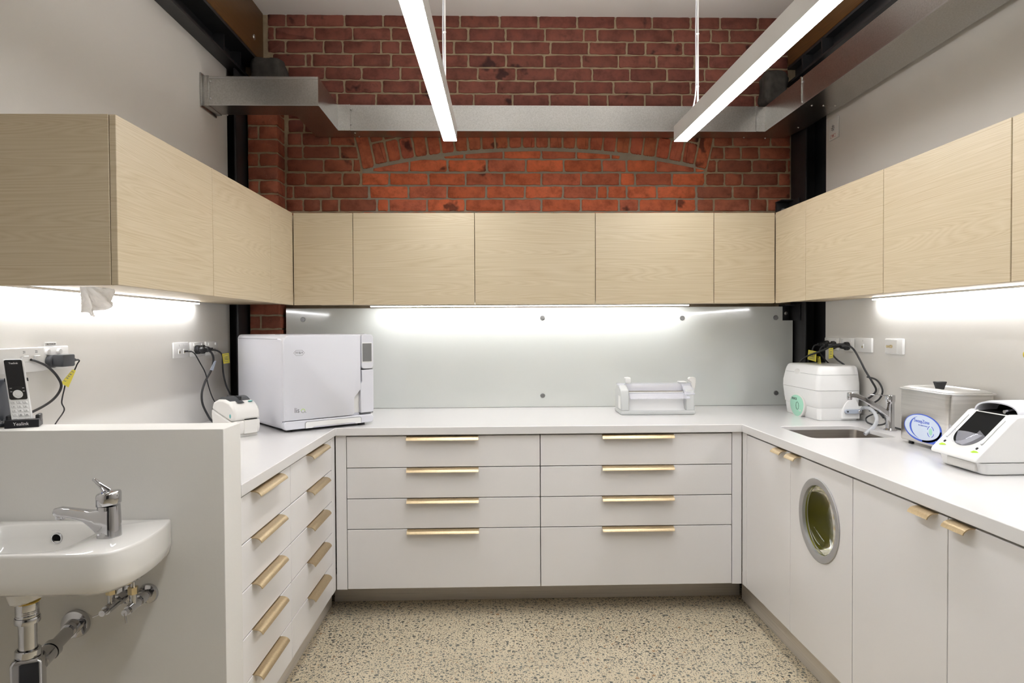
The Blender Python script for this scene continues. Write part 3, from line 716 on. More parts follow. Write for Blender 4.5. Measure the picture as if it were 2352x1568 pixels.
# ------------------------------------------------------------------ lights of the room
def pendant(x, slope, lab, rods):
    """slim box pendant: centre line x at y=3.23, drifting with y"""
    ya, yb = .35, 3.228; f = lambda p: V((x + slope * (p[1] - 3.228) + p[0], p[1], p[2]))
    t = thing('linear_pendant_light', lab, 'pendant light', (x, 1.8, 2.25), 'slim linear pendants over the room')
    m_ = MB(f); h = .0328
    m_.box(-h, h, ya, yb, 2.318, 2.322); m_.box(-h, -h + .0016, ya, yb, 2.2505, 2.318); m_.box(h - .0016, h, ya, yb, 2.2505, 2.318)
    m_.box(-h, h, yb - .0016, yb, 2.2505, 2.318); m_.box(-h, h, ya, ya + .0016, 2.2505, 2.318)
    part(t, 'housing', m_, M['lamp_body'])
    m_ = MB(f); m_.box(-h + .0018, h - .0018, ya + .0018, yb - .0018, 2.2495, 2.253); part(t, 'diffuser', m_, M['led'], 'glowing white strip diffuser')
    m_ = MB(f); m_.box(-h + .006, h - .006, ya + .02, yb - .02, 2.3222, 2.3232); part(t, 'added_uplight_strip', m_, M['added_uplight'])  # upward strip added on the pendant top to light the ceiling
    for y in rods:
        m_ = MB(f); m_.box(-.010, .010, y - .06, y + .02, 2.3236, 2.328, .001, 1); m_.tube([(-.0, y + .02, 2.327), (0, y - .015, 2.337), (0, y - .06, 2.327)], .0022, 8); part(t, 'hanger_bracket', m_, M['lamp_body'])
        m_ = MB(f); m_.cyl((0, y, 2.327), (0, y, CEIL - .001), .0042, n=12); rd = part(t, 'suspension_rod', m_, M['lamp_body'])
        for z in (2.42, 2.65, 2.88, 3.08):
            m_ = MB(f); m_.lathe((-.003, y, z), [(.0085, 0), (.0085, .003)], 12); part(rd, 'cable_tie', m_, M['white'])
    y = rods[0]
    m_ = MB(f); m_.tube([(-.012, y + .045, 2.33), (-.012, y + .02, 2.345), (-.0085, y + .004, 2.40), (-.0078, y, 2.5), (-.009, y, 2.65), (-.0075, y, 2.8), (-.009, y, 2.95), (-.0078, y, 3.1), (-.0078, y, CEIL - .001)], .0030, 8); part(t, 'power_cord', m_, M['whitecool'])
pendant(-.2035, .01353, 'white linear pendant light hanging left of the room\'s middle', (2.97, .75))
pendant(.9025, -.0196, 'white linear pendant light hanging towards the right wall', (2.97, .75))
def strip(f, u0, u1, w0, w1, lab, zt=1.4915, zb=1.480):
    p = f(((u0 + u1) / 2, (w0 + w1) / 2, zb)); t = thing('under_cabinet_light', lab, 'strip light', tuple(p), 'strip lights under the wall cabinets')
    m_ = MB(f); m_.box(u0, u1, w0, w1, zb + .004, zt, .0008, 1); part(t, 'channel', m_, M['silver'])
    m_ = MB(f); m_.box(u0 + .002, u1 - .002, w0 + .002, w1 - .002, zb, zb + .0038); part(t, 'diffuser', m_, M['strip'])
strip(UL, 1.90, 3.262, -.425, -.405, 'glowing strip light under the oak cabinets on the left wall')
strip(UB, -.69, 1.105, -.405, -.385, 'glowing strip light under the oak cabinets on the rear wall')
strip(UR, 1.26, 3.10, -.352, -.332, 'glowing strip light under the oak cabinets on the right wall')
# ------------------------------------------------------------------ steriliser (large white box on the left of the worktop)
F = frame(-.925, 2.965, .9002, 38)                       # x along the front, y into the depth
W_, D_, H_ = .442, .63, .433
t = thing('steam_steriliser', 'large white box steriliser with a grey screen on the left of the worktop', 'steriliser', tuple(F((W_ / 2, D_ / 2, 0))))
def sec(y, ins, z0, r=.028, top=H_): return [(p[0], y, p[1]) for p in rrect(ins, W_ - ins, z0, top - ins, r, 6)]
m_ = MB(F); m_.loft([sec(.020, .012, .020), sec(.024, .004, .014), sec(.035, 0, .010), sec(D_ - .03, 0, .010, .018), sec(D_ - .012, .004, .014, .018)]); part(t, 'body', m_, M['whitecool'], smooth=40)
m_ = MB(F); m_.box(-.0012, .0002, .06, D_ - .02, .413, .4145); m_.box(.002, W_ - .002, .09, .0925, H_ - .0006, H_ + .0006); part(t, 'lid_seam', m_, M['ink'])
# door with its cut-away lower right corner
dp = [(.004, .052), (.004, .405), (.010, .420), (.024, .430), (.3745, .430), (.3745, .172), (.3425, .137), (.3400, .125), (.3400, .062), (.332, .053)]
def doorface(y, k):
    cx, cz = .18, .24
    return [(cx + (x - cx) * (1 - k), y, cz + (z - cz) * (1 - k)) for x, z in dp]
m_ = MB(F); m_.loft([doorface(.030, 0), doorface(.004, 0), doorface(.0005, .010), doorface(-.0005, .022)]); dr = part(t, 'door', m_, M['whitecool'], smooth=25)
m_ = MB(F)
hx = [(.0495, 0), (.0605, .0115), (.0885, .0115), (.0995, 0), (.0885, -.0115), (.0605, -.0115)]
hz = .352
for (a, b) in zip(hx, hx[1:] + hx[:1]):
    d = V((b[0] - a[0], 0, b[1] - a[1])).normalized(); n_ = V((-d.z, 0, d.x)) * .0006; a3 = V((a[0], -.0008, hz + a[1])); b3 = V((b[0], -.0008, hz + b[1]))
    m_.add([a3 - n_, b3 - n_, b3 + n_, a3 + n_], [(0, 1, 2, 3)])
m_.text('W&H', .0155, lambda v: (.0745 + v.x, -.0009 - v.z, hz + v.y)); part(dr, 'hexagon_emblem', m_, M['ink'])
m_ = MB(F); m_.text('lis', .032, lambda v: (.050 + v.x * .9, -.0009 - v.z, .096 + v.y), align='LEFT')
m_.tube([(.0895 + .0085 * math.cos(a), -.0009, .0925 + .0085 * math.sin(a)) for a in [PI + i * PI / 8 for i in range(9)]] + [(.0985, -.0009, .087), (.1035, -.0009, .0832)], .0008, 6, 1); part(dr, 'lettering', m_, M['ink'])
m_ = MB(F); m_.tube([(.0895 + .0085 * math.cos(a), -.0010, .0925 + .0085 * math.sin(a)) for a in [PI - i * PI / 8 for i in range(9)]], .0010, 6, 1); part(dr, 'green_arc', m_, M['lime'])
# right hand column: frame, screen, side flap
m_ = MB(F); m_.loft([[(p[0], y, p[1]) for p in rrect(.377 + k, .4405 - k, .268 + k, .431 - k, .016 - k, 4)] for y, k in ((.030, 0), (.003, 0), (.0, .003))]); cp = part(t, 'control_panel', m_, M['whitecool'])
m_ = MB(F); m_.box(.3795, .4325, -.0018, .0008, .298, .392, .0008, 1); part(cp, 'screen_bezel', m_, M['white'])
m_ = MB(F); m_.box(.382, .4298, -.0024, -.0010, .3025, .3885); part(cp, 'screen', m_, M['greyscreen'], 'plain grey display')
m_ = MB(F); m_.prism([(.379, .262), (.4395, .264), (.4395, .063), (.430, .060), (.372, .060), (.372, .199), (.3795, .208)], -.001, .022, 'y'); part(t, 'side_flap', m_, M['whitecool'], bevel=.0025)
m_ = MB(F); m_.box(.342, .371, .0165, .0195, .062, .165); part(t, 'recess', m_, M['slate'] if False else M['lamp_body'])
m_ = MB(F); m_.box(.374, .4405, .010, .020, .2625, .2675); m_.box(.372, .4395, .008, .02, .056, .0605); part(t, 'shadow_gap', m_, M['darkgrey'])
m_ = MB(F); m_.loft([[(p[0], y, p[1]) for p in rrect(.003 + k, .439 - k, .012 + k, .0495 - k, .012, 4)] for y, k in ((.030, 0), (.004, 0), (.000, .003))]); part(t, 'base_fascia', m_, M['whitecool'])
tr = [(.100, .0125), (.100, .035), (.106, .0405), (.366, .0405), (.372, .035), (.372, .0125), (.345, .0125), (.338, .019), (.140, .019), (.132, .0125)]
m_ = MB(F); m_.prism(tr, -.0025, .02, 'y'); part(t, 'bottom_drawer', m_, M['white'], bevel=.001)
m_ = MB(F); o = [(.0985, .012), (.0985, .0355), (.1055, .042), (.3665, .042), (.3735, .0355), (.3735, .012)]
for a, b in zip(o[:-1], o[1:]): m_.tube([(a[0], -.0006, a[1]), (b[0], -.0006, b[1])], .0007, 6, 1)
part(t, 'drawer_outline', m_, M['ink'])
m_ = MB(F); m_.box(.03, W_ - .03, .04, D_ - .05, .004, .012); part(t, 'base_plate', m_, M['blackpl'])
for (x, y) in ((.04, .05), (W_ - .05, .04), (.04, D_ - .08), (W_ - .05, D_ - .08)):
    m_ = MB(F); m_.lathe((x, y, 0), [(.018, 0), (.018, .008), (.012, .011)], 16); part(t, 'foot', m_, M['blackpl'])

# ------------------------------------------------------------------ label printer
F = frame(-1.090, 2.842, .9002, 52)
w, d = .119, .18
t = thing('label_printer', 'small warm white label printer with dark curved window beside the steriliser', 'printer', tuple(F((w / 2, d / 2, 0))))
low = [(.004, .012), (-.003, .035), (-.004, .062), (0, .072), (.03, .066), (.08, .080), (.14, .098), (d - .002, .112), (d, .09), (d - .012, .012)]
m_ = MB(F); m_.prism(low, 0, w, 'x'); part(t, 'lower_body', m_, M['offwhite'], bevel=.006)
up = [(-.004, .0735), (-.002, .108), (.010, .128), (.040, .148), (.085, .158), (.13, .156), (.165, .143), (d - .002, .1135), (.14, .0995), (.08, .0815), (.03, .0675)]
m_ = MB(F); m_.prism(up, 0, w, 'x'); hd = part(t, 'hood', m_, M['offwhite'], bevel=.009)
m_ = MB(F); m_.loft([[(w * .5 + x, .098 + .052 * math.cos(a), .135 + .0335 * math.sin(a)) for a in [PI * i / 16 for i in range(17)]] for x in (-.047, -.045, .045, .047)]); part(hd, 'window', m_, M['darkgrey'], 'dark smoked roll window')
m_ = MB(F); m_.box(w * .5 - .003, w * .5 + .003, .046, .15, .150, .1695, .001, 1); part(hd, 'window_rib', m_, M['blackpl'])
m_ = MB(F); m_.prism([(.024, .1438), (.046, .1526), (.046, .1535), (.024, .1448)], .032, .062, 'x'); part(hd, 'name_badge', m_, M['darkgrey'])
m_ = MB(F); m_.ball((.096, .034, .1478), .011, (1, .8, .22), 16, 8); part(hd, 'feed_button', m_, M['teal'])
m_ = MB(F); m_.ball((-.0015, .030, .091), .009, (.25, .45, 1), 14, 8); part(hd, 'release_latch', m_, M['teal'])
m_ = MB(F); m_.box(.045, .103, -.0052, -.002, .0735, .0765); part(t, 'paper_slot', m_, M['dark'])
m_ = MB(F); m_.box(.042, .104, -.0058, .004, .014, .072, .002, 1); part(t, 'front_cover', m_, M['offwhite'])
m_ = MB(F); m_.lathe((-.001, .165, .108), [(.0001, -.006), (.011, -.006), (.013, 0)], 18, F((1, 0, 0)) - F((0, 0, 0)) if False else 'x'); 
m_ = MB(F); m_.box(.006, w - .006, .008, d - .02, 0, .0125, .002, 1); part(t, 'base', m_, M['offwhite'])

# ------------------------------------------------------------------ pouch sealer on the rear worktop
F = frame(.664, 3.492, .9002, -.6)
w, d = .386, .20
t = thing('pouch_sealer', 'low white and grey pouch sealing machine standing in front of the glass splashback', 'sealing machine', tuple(F((w / 2, d / 2, 0))))
prof = [(.006, 0), (0, .012), (.004, .10), (.020, .125), (.085, .158), (.150, .158), (d - .01, .13), (d, .05), (d - .005, 0)]
for x0, x1 in ((0, .043), (w - .046, w)):
    m_ = MB(F); m_.prism([(.0, .02)] + prof[2:3] + [(.018, .128), (.080, .150), (.150, .150), (d - .004, .12), (d, .02)], x0, x1, 'x'); part(t, 'side_housing', m_, M['sealgrey'], bevel=.006)
m_ = MB(F); m_.box(-.001, w + .001, -.002, d, .0, .022, .005); part(t, 'base', m_, M['sealgrey'])
m_ = MB(F); m_.loft([[(x, y, z) for y, z in ((.006, .018), (.034, .030), (.050, .060), (.046, .092), (.028, .108), (.060, .110), (d - .02, .10), (d - .02, .02))] for x in (.0435, w - .0465)]); part(t, 'front_tray', m_, M['white'], smooth=60)
m_ = MB(F); m_.box(.046, w - .050, .036, .060, .1115, .1175, .001, 1); part(t, 'sealing_bar', m_, M['white'])
m_ = MB(F); m_.box(.046, w - .052, .041, .049, .1178, .1205); part(t, 'heating_band', m_, M['bronze'], 'brown and gold sealing band')
m_ = MB(F); m_.prism([(.052, .122), (.066, .124), (.086, .156), (.120, .160), (.150, .150), (.146, .146), (.118, .155), (.089, .151), (.070, .120), (.052, .118)], .0435, w - .047, 'x'); part(t, 'pressing_lid', m_, M['clear'], 'clear plastic lid')
m_ = MB(F); m_.box(.046, w - .05, .080, .150, .112, .144, .003); part(t, 'rear_roller_cover', m_, M['offwhite'])
m_ = MB(F); m_.prism([(-.024, .088), (-.020, .085), (.030, .1085), (.030, .1125)], .044, w - .030, 'x'); part(t, 'guide_shelf', m_, M['clear'], 'clear plastic ledge along the front')
for k in range(6):
    m_ = MB(F); x = .085 + k * .045; m_.box(x, x + .0012, -.0222, -.0195, .0855, .0895); part(t, 'ruler_mark', m_, M['ink'])
m_ = MB(F); m_.prism([(.030, .126), (.084, .152), (.150, .156), (.150, .152), (.086, .1485), (.034, .122)], -.001, .040, 'x'); part(t, 'clear_hood', m_, M['clear'])
m_ = MB(F); m_.prism([(.0, .106), (.024, .130), (.084, .158), (.150, .160), (.150, .156), (.086, .1545), (.026, .125), (.003, .104)], w - .052, w + .001, 'x'); part(t, 'clear_hood', m_, M['clear'])
m_ = MB(F); m_.box(w - .058, w - .018, .082, .135, .1605, .1665, .003); part(t, 'top_cap', m_, M['white'])
m_ = MB(F); m_.tube([(.05, .120, .150), (.05, .118, .176), (.05, .108, .187), (.05, .094, .184), (.05, .088, .170), (.05, .088, .160)], .0048, 10, 5); m_.box(.037, .066, .082, .092, .160, .186, .004); m_.box(.037, .066, .086, .124, .182, .190, .004); part(t, 'lever_arm', m_, M['white'])
m_ = MB(F); hp = [(w + .006, .086), (w + .014, .105), (w + .024, .140), (w + .028, .170), (w + .026, .186), (w + .018, .190), (w - .004, .190), (w - .012, .184), (w - .010, .172), (w + .001, .166), (w + .004, .150), (w + .0, .128), (w - .004, .100)]
m_.prism(hp, .070, .100, 'y'); part(t, 'crank_handle', m_, M['offwhite'], bevel=.004)
m_ = MB(F); m_.box(-.0012, .0005, .020, .085, .030, .095, .0004, 1); part(t, 'side_label', m_, M['white'])

# ------------------------------------------------------------------ ultrasonic cleaner with the green panel
t = thing('ultrasonic_cleaner', 'white ultrasonic cleaner with a pale green control panel in the right rear corner', 'ultrasonic cleaner', (1.67, 3.39, .9002))
X0, X1, Ya, Yb = 1.560, 1.772, 3.200, 3.590
def rr(z, ins, r=.022, sk=0): return [(p[0], p[1], z) for p in rrect(X0 + ins, X1 - ins * .35, Ya + ins * .8, Yb - ins, r, 6)]
def band(name, zs, lab=None, mat='white'):
    m_ = MB(); m_.loft([rr(.9002 + z, i) for z, i in zs]); return part(t, name, m_, M[mat], lab, smooth=40)
band('base_skirt', [(0, .016), (.004, .012), (.052, .007), (.060, .007)])
band('lower_body', [(.0605, .008), (.066, .004), (.10, .000), (.146, -.004)])
band('middle_body', [(.1475, -.004), (.18, -.003), (.2215, .004)])
band('lid', [(.223, .004), (.240, .008), (.256, .014), (.262, .020), (.265, .030), (.262, .045), (.262, .09)])
m_ = MB(); m_.loft([rr(.9002 + z, i) for z, i in ((.1462, .001), (.1475, .001))]); m_.loft([rr(.9002 + z, i) for z, i in ((.2212, .007), (.2232, .007))]); m_.loft([rr(.9002 + z, i) for z, i in ((.0598, .009), (.061, .009))]); part(t, 'seams', m_, M['ink'])
m_ = MB(); m_.ball((X0 + .0075, 3.43, 1.121), .036, (.14, 1, .55), 24, 10); part(t, 'grip_recess', m_, M['lamp_body'])
# tear-drop panel
def tear(k, x):
    o = []
    for i in range(40):
        a = 2 * PI * i / 40; ry = .082 * k; rz = .054 * k
        yy = math.cos(a) * ry; zz = math.sin(a) * rz
        o.append((x, 3.412 + yy * .92 - zz * .0, .957 + zz + yy * .28 * math.cos(a / 1) * .35 + (-.004)))
    return o
m_ = MB(); m_.loft([tear(1.15, 1.572), tear(1.15, 1.5575), tear(1.05, 1.5555)]); part(t, 'panel_surround', m_, M['offwhite'])
m_ = MB(); m_.loft([tear(1.0, 1.570), tear(1.0, 1.5550), tear(.97, 1.5542)]); pn = part(t, 'control_panel', m_, M['mint'], 'pale green teardrop control panel')
tx = lambda y, z, k=1: (lambda v: (1.5538 - v.z, y - v.x, z + v.y))
m_ = MB(); m_.text('SPARCK', .017, tx(3.437, .986)); m_.tube([(1.5538, 3.402 + .0155 * math.cos(a), .953 + .019 * math.sin(a)) for a in [2 * PI * i / 24 for i in range(25)]], .0008, 6, 1)
for a in range(8): m_.ball((1.5536, 3.402 + .0155 * math.cos(a * PI / 4), .953 + .019 * math.sin(a * PI / 4)), .0015, (1, 1, 1), 6, 4)
part(pn, 'panel_print', m_, M['inkdark'])
m_ = MB(); m_.text('L&R', .013, tx(3.372, .931)); part(pn, 'panel_lettering', m_, M['white'])
# drain lever and clear hose
m_ = MB(); m_.prism([(1.738 + (.030 if math.cos(a) > 0 else .058) * math.cos(a), .925 + .085 * math.sin(a)) for a in [PI * i / 20 for i in range(21)]] + [(1.68, .910), (1.768, .910)], 3.1985, 3.212, 'y'); part(t, 'drain_boss', m_, M['white'], bevel=.003)
m_ = MB(); m_.loft([[(p[0], y, p[1]) for p in rrect(1.690, 1.768, .937, .957, .0095, 6)] for y in (3.196, 3.184)]); lv = part(t, 'drain_lever', m_, M['greypl'], 'grey-blue plastic drain lever', bevel=.001)
m_ = MB(); m_.lathe((1.757, 3.184, .947), [(.0075, 0), (.0075, -.005), (.005, -.007), (.0001, -.007)], 16, 'y'); part(lv, 'screw', m_, M['chrome'])
m_ = MB(); m_.lathe((1.701, 3.184, .947), [(.004, 0), (.004, -.0015), (.0001, -.0015)], 12, 'y'); part(lv, 'pivot', m_, M['blackpl'])
m_ = MB(); m_.cyl((1.765, 3.225, .957), (1.786, 3.214, .957), .013); part(t, 'hose_outlet', m_, M['white'])
m_ = MB(); m_.tube([(1.782, 3.214, .957), (1.780, 3.17, .968), (1.752, 3.08, .972), (1.722, 2.99, .962), (1.705, 2.945, .940), (1.688, 2.935, .915), (1.660, 2.93, .893), (1.640, 2.925, .880)], .0085, 12, 6, cap=False)
solo('drain_hose', m_, M['tubeclear'], 'milky clear drain hose from the green-panelled cleaner hanging into the sink', 'hose', smooth=60)

# ------------------------------------------------------------------ stainless bath
t = thing('stainless_bath', 'stainless steel ultrasonic bath with a blue oval label, right of the sink tap', 'ultrasonic bath', (1.69, 2.475, .9002))
bx0, bx1, by0, by1 = 1.606, 1.780, 2.330, 2.622
m_ = MB(); m_.loft([[(p[0], p[1], z) for p in rrect(bx0 + i, bx1 - i, by0 + i, by1 - i, .022, 6)] for z, i in ((.914, .002), (.918, 0), (1.108, 0))]); bd = part(t, 'tank', m_, M['steel'])
m_ = MB(); m_.loft([[(p[0], p[1], z) for p in rrect(bx0 - .006 + i, bx1 + .006 - i, by0 - .006 + i, by1 + .006 - i, .024, 6)] for z, i in ((1.108, .004), (1.110, 0), (1.1145, 0), (1.116, .003))]); part(t, 'rim', m_, M['steel_smooth'])
m_ = MB(); m_.loft([[(p[0], p[1], z) for p in rrect(bx0 + i, bx1 - i, by0 + i, by1 - i, .02, 6)] for z, i in ((1.1165, .002), (1.118, .002), (1.125, .018), (1.1255, .026), (1.119, .034), (1.1185, .055))]); ld = part(t, 'lid', m_, M['steel_smooth'])
m_ = MB(); m_.loft([[(1.672 + x, 2.475 + y, z) for x, y in ((-s * .9, -s * .55), (s * .9, -s * .55), (s * .9, s * .55), (-s * .9, s * .55))] for s, z in ((.014, 1.119), (.016, 1.128), (.022, 1.146), (.021, 1.149))]); part(ld, 'lid_knob', m_, M['blackpl'], 'black plastic lid knob', bevel=.002)
for y in (by0 + .03, by1 - .05):
    for x in (bx0 + .02, bx1 - .03):
        m_ = MB(); m_.lathe((x, y, .9002), [(.010, 0), (.010, .013), (.008, .015)], 12); part(t, 'foot', m_, M['blackpl'])
def oval(cy, cz, ry, rz, x, sk=-.06, n=48, tail=False):
    o = []
    for i in range(n):
        a = 2 * PI * i / n; y = -math.cos(a) * ry; z = math.sin(a) * rz
        if tail and -PI / 2 < ((a + PI) % (2 * PI) - PI) < 0 and False: pass
        o.append((x, cy + y, cz + z))
    return o
BX = bx0
m_ = MB(); o = oval(2.475, .974, .110, .052, BX - .0004)
tail = [(BX - .0004, 2.3655, .974), (BX - .0004, 2.3655, .9235), (BX - .0004, 2.390, .9225), (BX - .0004, 2.43, .9265)]
m_.add([(BX - .0010, p[1], p[2]) for p in o] + [(BX + .002, p[1], p[2]) for p in o], [list(range(48))] + [(i, (i + 1) % 48, 48 + (i + 1) % 48, 48 + i) for i in range(48)])
m_.prism([(2.475, .974), (2.3650, .974), (2.3650, .9235), (2.372, .9225), (2.475, .9222)], BX - .0010, BX + .002, 'x'); lb = part(t, 'label', m_, M['blue'], 'blue oval maker\'s label with a squared lower corner')
m_ = MB(); m_.prism([(p[1], p[2]) for p in oval(2.477, .976, .103, .0465, 0)], BX - .0014, BX + .001, 'x'); part(lb, 'label_field', m_, M['paleblue'])
m_ = MB()
for k in range(12):
    a0_ = math.radians(118 + k * 11); a1_ = math.radians(118 + (k + 1) * 11)
    wd = lambda a: .0055 * math.sin(max(0, min(PI, (a - math.radians(112)) / math.radians(146) * PI)))
    m_.add([(BX - .0017, 2.465 - math.cos(a) * (.080 + s * wd(a)), .975 + math.sin(a) * (.0445 + s * wd(a) * .3)) for a, s in ((a0_, -1), (a0_, 1), (a1_, 1), (a1_, -1))], [(0, 1, 2, 3)])
tb = lambda y, z: (lambda v: (BX - .0018 - v.z, y - v.x, z + v.y))
m_.text('SweepZone', .019, tb(2.477, .998)); m_.text('TECHNOLOGY', .006, tb(2.470, .983), spacing=1.5)
for k in range(4):
    m_.tube([(BX - .0018, 2.425 + .0185 * math.cos(a), .967 + .020 * math.sin(a)) for a in [k * PI / 2 + .3 + i * (PI / 2 - .6) / 6 for i in range(7)]], .0011, 6, 1)
part(lb, 'label_print', m_, M['blue'])
m_ = MB(); m_.prism([(p[1], p[2]) for p in oval(2.425, .967, .009, .013, 0, n=24)], BX - .0020, BX, 'x'); part(lb, 'touch_button', m_, M['mint'])
m_ = MB(); m_.text('L&R', .0155, tb(2.383, .9325)); part(lb, 'label_lettering', m_, M['white'])

# ------------------------------------------------------------------ handpiece care unit at the right edge
t = thing('handpiece_care_unit', 'white sloping handpiece maintenance unit with black opening at the right edge', 'maintenance unit', (1.62, 2.09, .9002))
ya, yb = 1.987, 2.200
def lp(x0, x1, i, z, r=.016): return [(p[0], p[1], z) for p in rrect(x0, x1, ya + i, yb - i, r, 5)]
m_ = MB(); m_.loft([lp(1.492, 1.785, .012, .9012), lp(1.487, 1.785, .007, .905), lp(1.480, 1.785, .003, .936), lp(1.468, 1.785, 0, .9385)]); part(t, 'base_tray', m_, M['white'])
m_ = MB(); m_.box(1.476, 1.492, 2.02, 2.15, .908, .934, .003); part(t, 'drawer_grip', m_, M['offwhite'])
sp = [(1.456, .940), (1.454, .949), (1.460, .9575), (1.466, .9635), (1.580, 1.0775), (1.590, 1.081), (1.785, 1.081), (1.785, .940)]
m_ = MB(); m_.prism(sp, ya + .001, yb - .001, 'x') if False else m_.add([(x, ya + .001, z) for x, z in sp] + [(x, yb - .001, z) for x, z in sp], [list(range(8)), list(range(8, 16))] + [(i, (i + 1) % 8, 8 + (i + 1) % 8, 8 + i) for i in range(8)])
part(t, 'housing', m_, M['white'], bevel=.005)
sl = V((.114, 0, .114)).normalized(); sn = V((-1, 0, 1)).normalized()
def S(u, v, h=0):    # u up the slope, v across (towards the wall end = +y)
    return V((1.466, ya, .9635)) + sl * u + V((0, v, 0)) + sn * h
cyv = .106
m_ = MB(); o = []
for i in range(37):
    a = PI + PI * i / 36; o.append((cyv + .062 * math.cos(a), .070 + .050 * math.sin(a)))
o += [(cyv + .062, .160), (cyv - .062, .160)]
m_.add([S(u, v, .0012) for v, u in o] + [S(u, v, -.004) for v, u in o], [list(range(len(o)))] + [(i, (i + 1) % len(o), len(o) + (i + 1) % len(o), len(o) + i) for i in range(len(o))])
part(t, 'opening', m_, M['dark'], 'black opening in the slope')
m_ = MB()
def scoop(a_, b_):
    an = PI + PI * a_; h = .028 * b_
    return S(.070 + (.052 + .006 * b_) * math.sin(an), cyv + (.064 + .004 * b_) * math.cos(an), .002 + h)
m_.grid(scoop, 30, 4); m_.grid(lambda a_, b_: S(.020 + .0 + .05 * b_, cyv + (a_ - .5) * .11 * math.sqrt(max(.05, b_)), .004 + .006 * math.sin(a_ * PI)), 16, 6)
part(t, 'clear_scoop', m_, M['clear'], 'clear plastic splash scoop', smooth=60)
for v in (.028, .186):
    m_ = MB(); m_.cyl(S(.040, v, .0022), S(.140, v, .0022), .0032, n=10); m_.ball(S(.040, v, .0022), .0036, n=8, m=6); m_.ball(S(.140, v, .0022), .0036, n=8, m=6); part(t, 'rail', m_, M['silver'])
    m_ = MB(); c = S(.022, v * .93 + .006, .0); m_.rings([(c, .0048), (c + sn * .0016, .0042)], 14); part(t, 'sensor_dot', m_, M['blackpl'])
    m_ = MB(); m_.add([S(u, v * .93 + w_, .0012) for u, w_ in ((.004, .018), (.012, .010), (.012, -.004), (.008, -.016), (.006, -.004), (.003, .008))], [(0, 1, 2, 3, 4, 5)]); part(t, 'print_mark', m_, M['lime'], 'lime green printed mark')
# hood: arched cover over the rear of the opening
def arch(x, w, h, zb=1.074, tilt=0, n=20):
    return [(x - tilt * math.cos(PI * i / n), 2.094 - w * math.copysign(abs(math.cos(PI * i / n)) ** .8, math.cos(PI * i / n)), zb + h * math.sin(PI * i / n) ** .75) for i in range(n + 1)]
m_ = MB(); o1 = [arch(1.596, .079, .040, tilt=-.012), arch(1.610, .081, .043, tilt=-.008), arch(1.70, .084, .044), arch(1.760, .084, .036), arch(1.782, .083, .020)]
i1 = [arch(1.597, .074, .035, tilt=-.012), arch(1.612, .076, .038, tilt=-.008), arch(1.70, .079, .039)]
loops = i1[::-1] + o1
m_.loft(loops, cap=False, closed=False); hd = part(t, 'hood', m_, M['whitecool'], smooth=50)
m_ = MB(); m_.loft([arch(1.66, .077, .037), arch(1.662, .077, .037)]); part(hd, 'inner_back', m_, M['dark'])
m_ = MB(); c_ = [(1.585, 1.0815), (1.66, 1.0835), (1.66, 1.0825), (1.585, 1.0800)]; m_.prism(c_, 2.03, 2.155, 'y'); part(t, 'opening_floor', m_, M['dark'])
m_ = MB(); m_.cyl((1.586, 2.045, 1.088), (1.655, 2.055, 1.096), .0055); part(t, 'coupling', m_, M['chrome'])
m_ = MB(); m_.text('W&H', .013, lambda v: (1.685 + v.x, 2.0115 - v.z * 2 - .0005, 1.096 + v.y)); part(hd, 'emblem', m_, M['lamp_body'])
m_ = MB(); m_.prism([(p[0], p[1]) for p in rrect(1.632, 1.672, 2.226, 2.262, .003)], .9002, .912, 'z'); solo('paper_label', m_, M['white'], 'small white card with red print between the steel bath and the care unit', 'card')

# ------------------------------------------------------------------ sink mixer tap
t = thing('sink_mixer_tap', 'chrome sink mixer tap with a long flat spout beside the green-panelled cleaner', 'tap', (1.745, 2.90, .9002))
tx_, ty_ = 1.738, 2.90
m_ = MB(); m_.lathe((tx_, ty_, .9002), [(.027, 0), (.027, .003), (.019, .010), (.0165, .03), (.0165, .118), (.0185, .124)], 28); part(t, 'body', m_, M['chrome'])
m_ = MB(); m_.lathe((tx_, ty_, 1.0255), [(.0185, 0), (.0195, .004), (.0195, .026), (.018, .030), (.0001, .031)], 28); lv = part(t, 'cartridge_cap', m_, M['chrome'])
m_ = MB(); m_.loft([[(x, ty_ - w_, z - h), (x, ty_ + w_, z - h), (x, ty_ + w_, z + h), (x, ty_ - w_, z + h)] for x, w_, z, h in ((tx_ - .010, .012, 1.052, .003), (tx_ - .05, .010, 1.056, .002), (tx_ - .098, .008, 1.058, .0016))]); part(lv, 'lever', m_, M['chrome'], bevel=.001)
m_ = MB(); m_.loft([[(x, ty_ - w_, z - h), (x, ty_ + w_, z - h), (x, ty_ + w_, z + h), (x, ty_ - w_, z + h)] for x, w_, z, h in ((tx_ - .004, .012, .965, .015), (tx_ - .05, .0125, .998, .012), (tx_ - .12, .0125, 1.040, .0105), (tx_ - .155, .0125, 1.056, .0105), (tx_ - .175, .0125, 1.058, .0105), (tx_ - .188, .012, 1.057, .010))]); spt = part(t, 'spout', m_, M['chrome'], bevel=.003)
m_ = MB(); m_.lathe((tx_ - .182, ty_, 1.036), [(.0095, 0), (.0105, .003), (.0105, .014)], 20); part(spt, 'aerator', m_, M['chrome'])

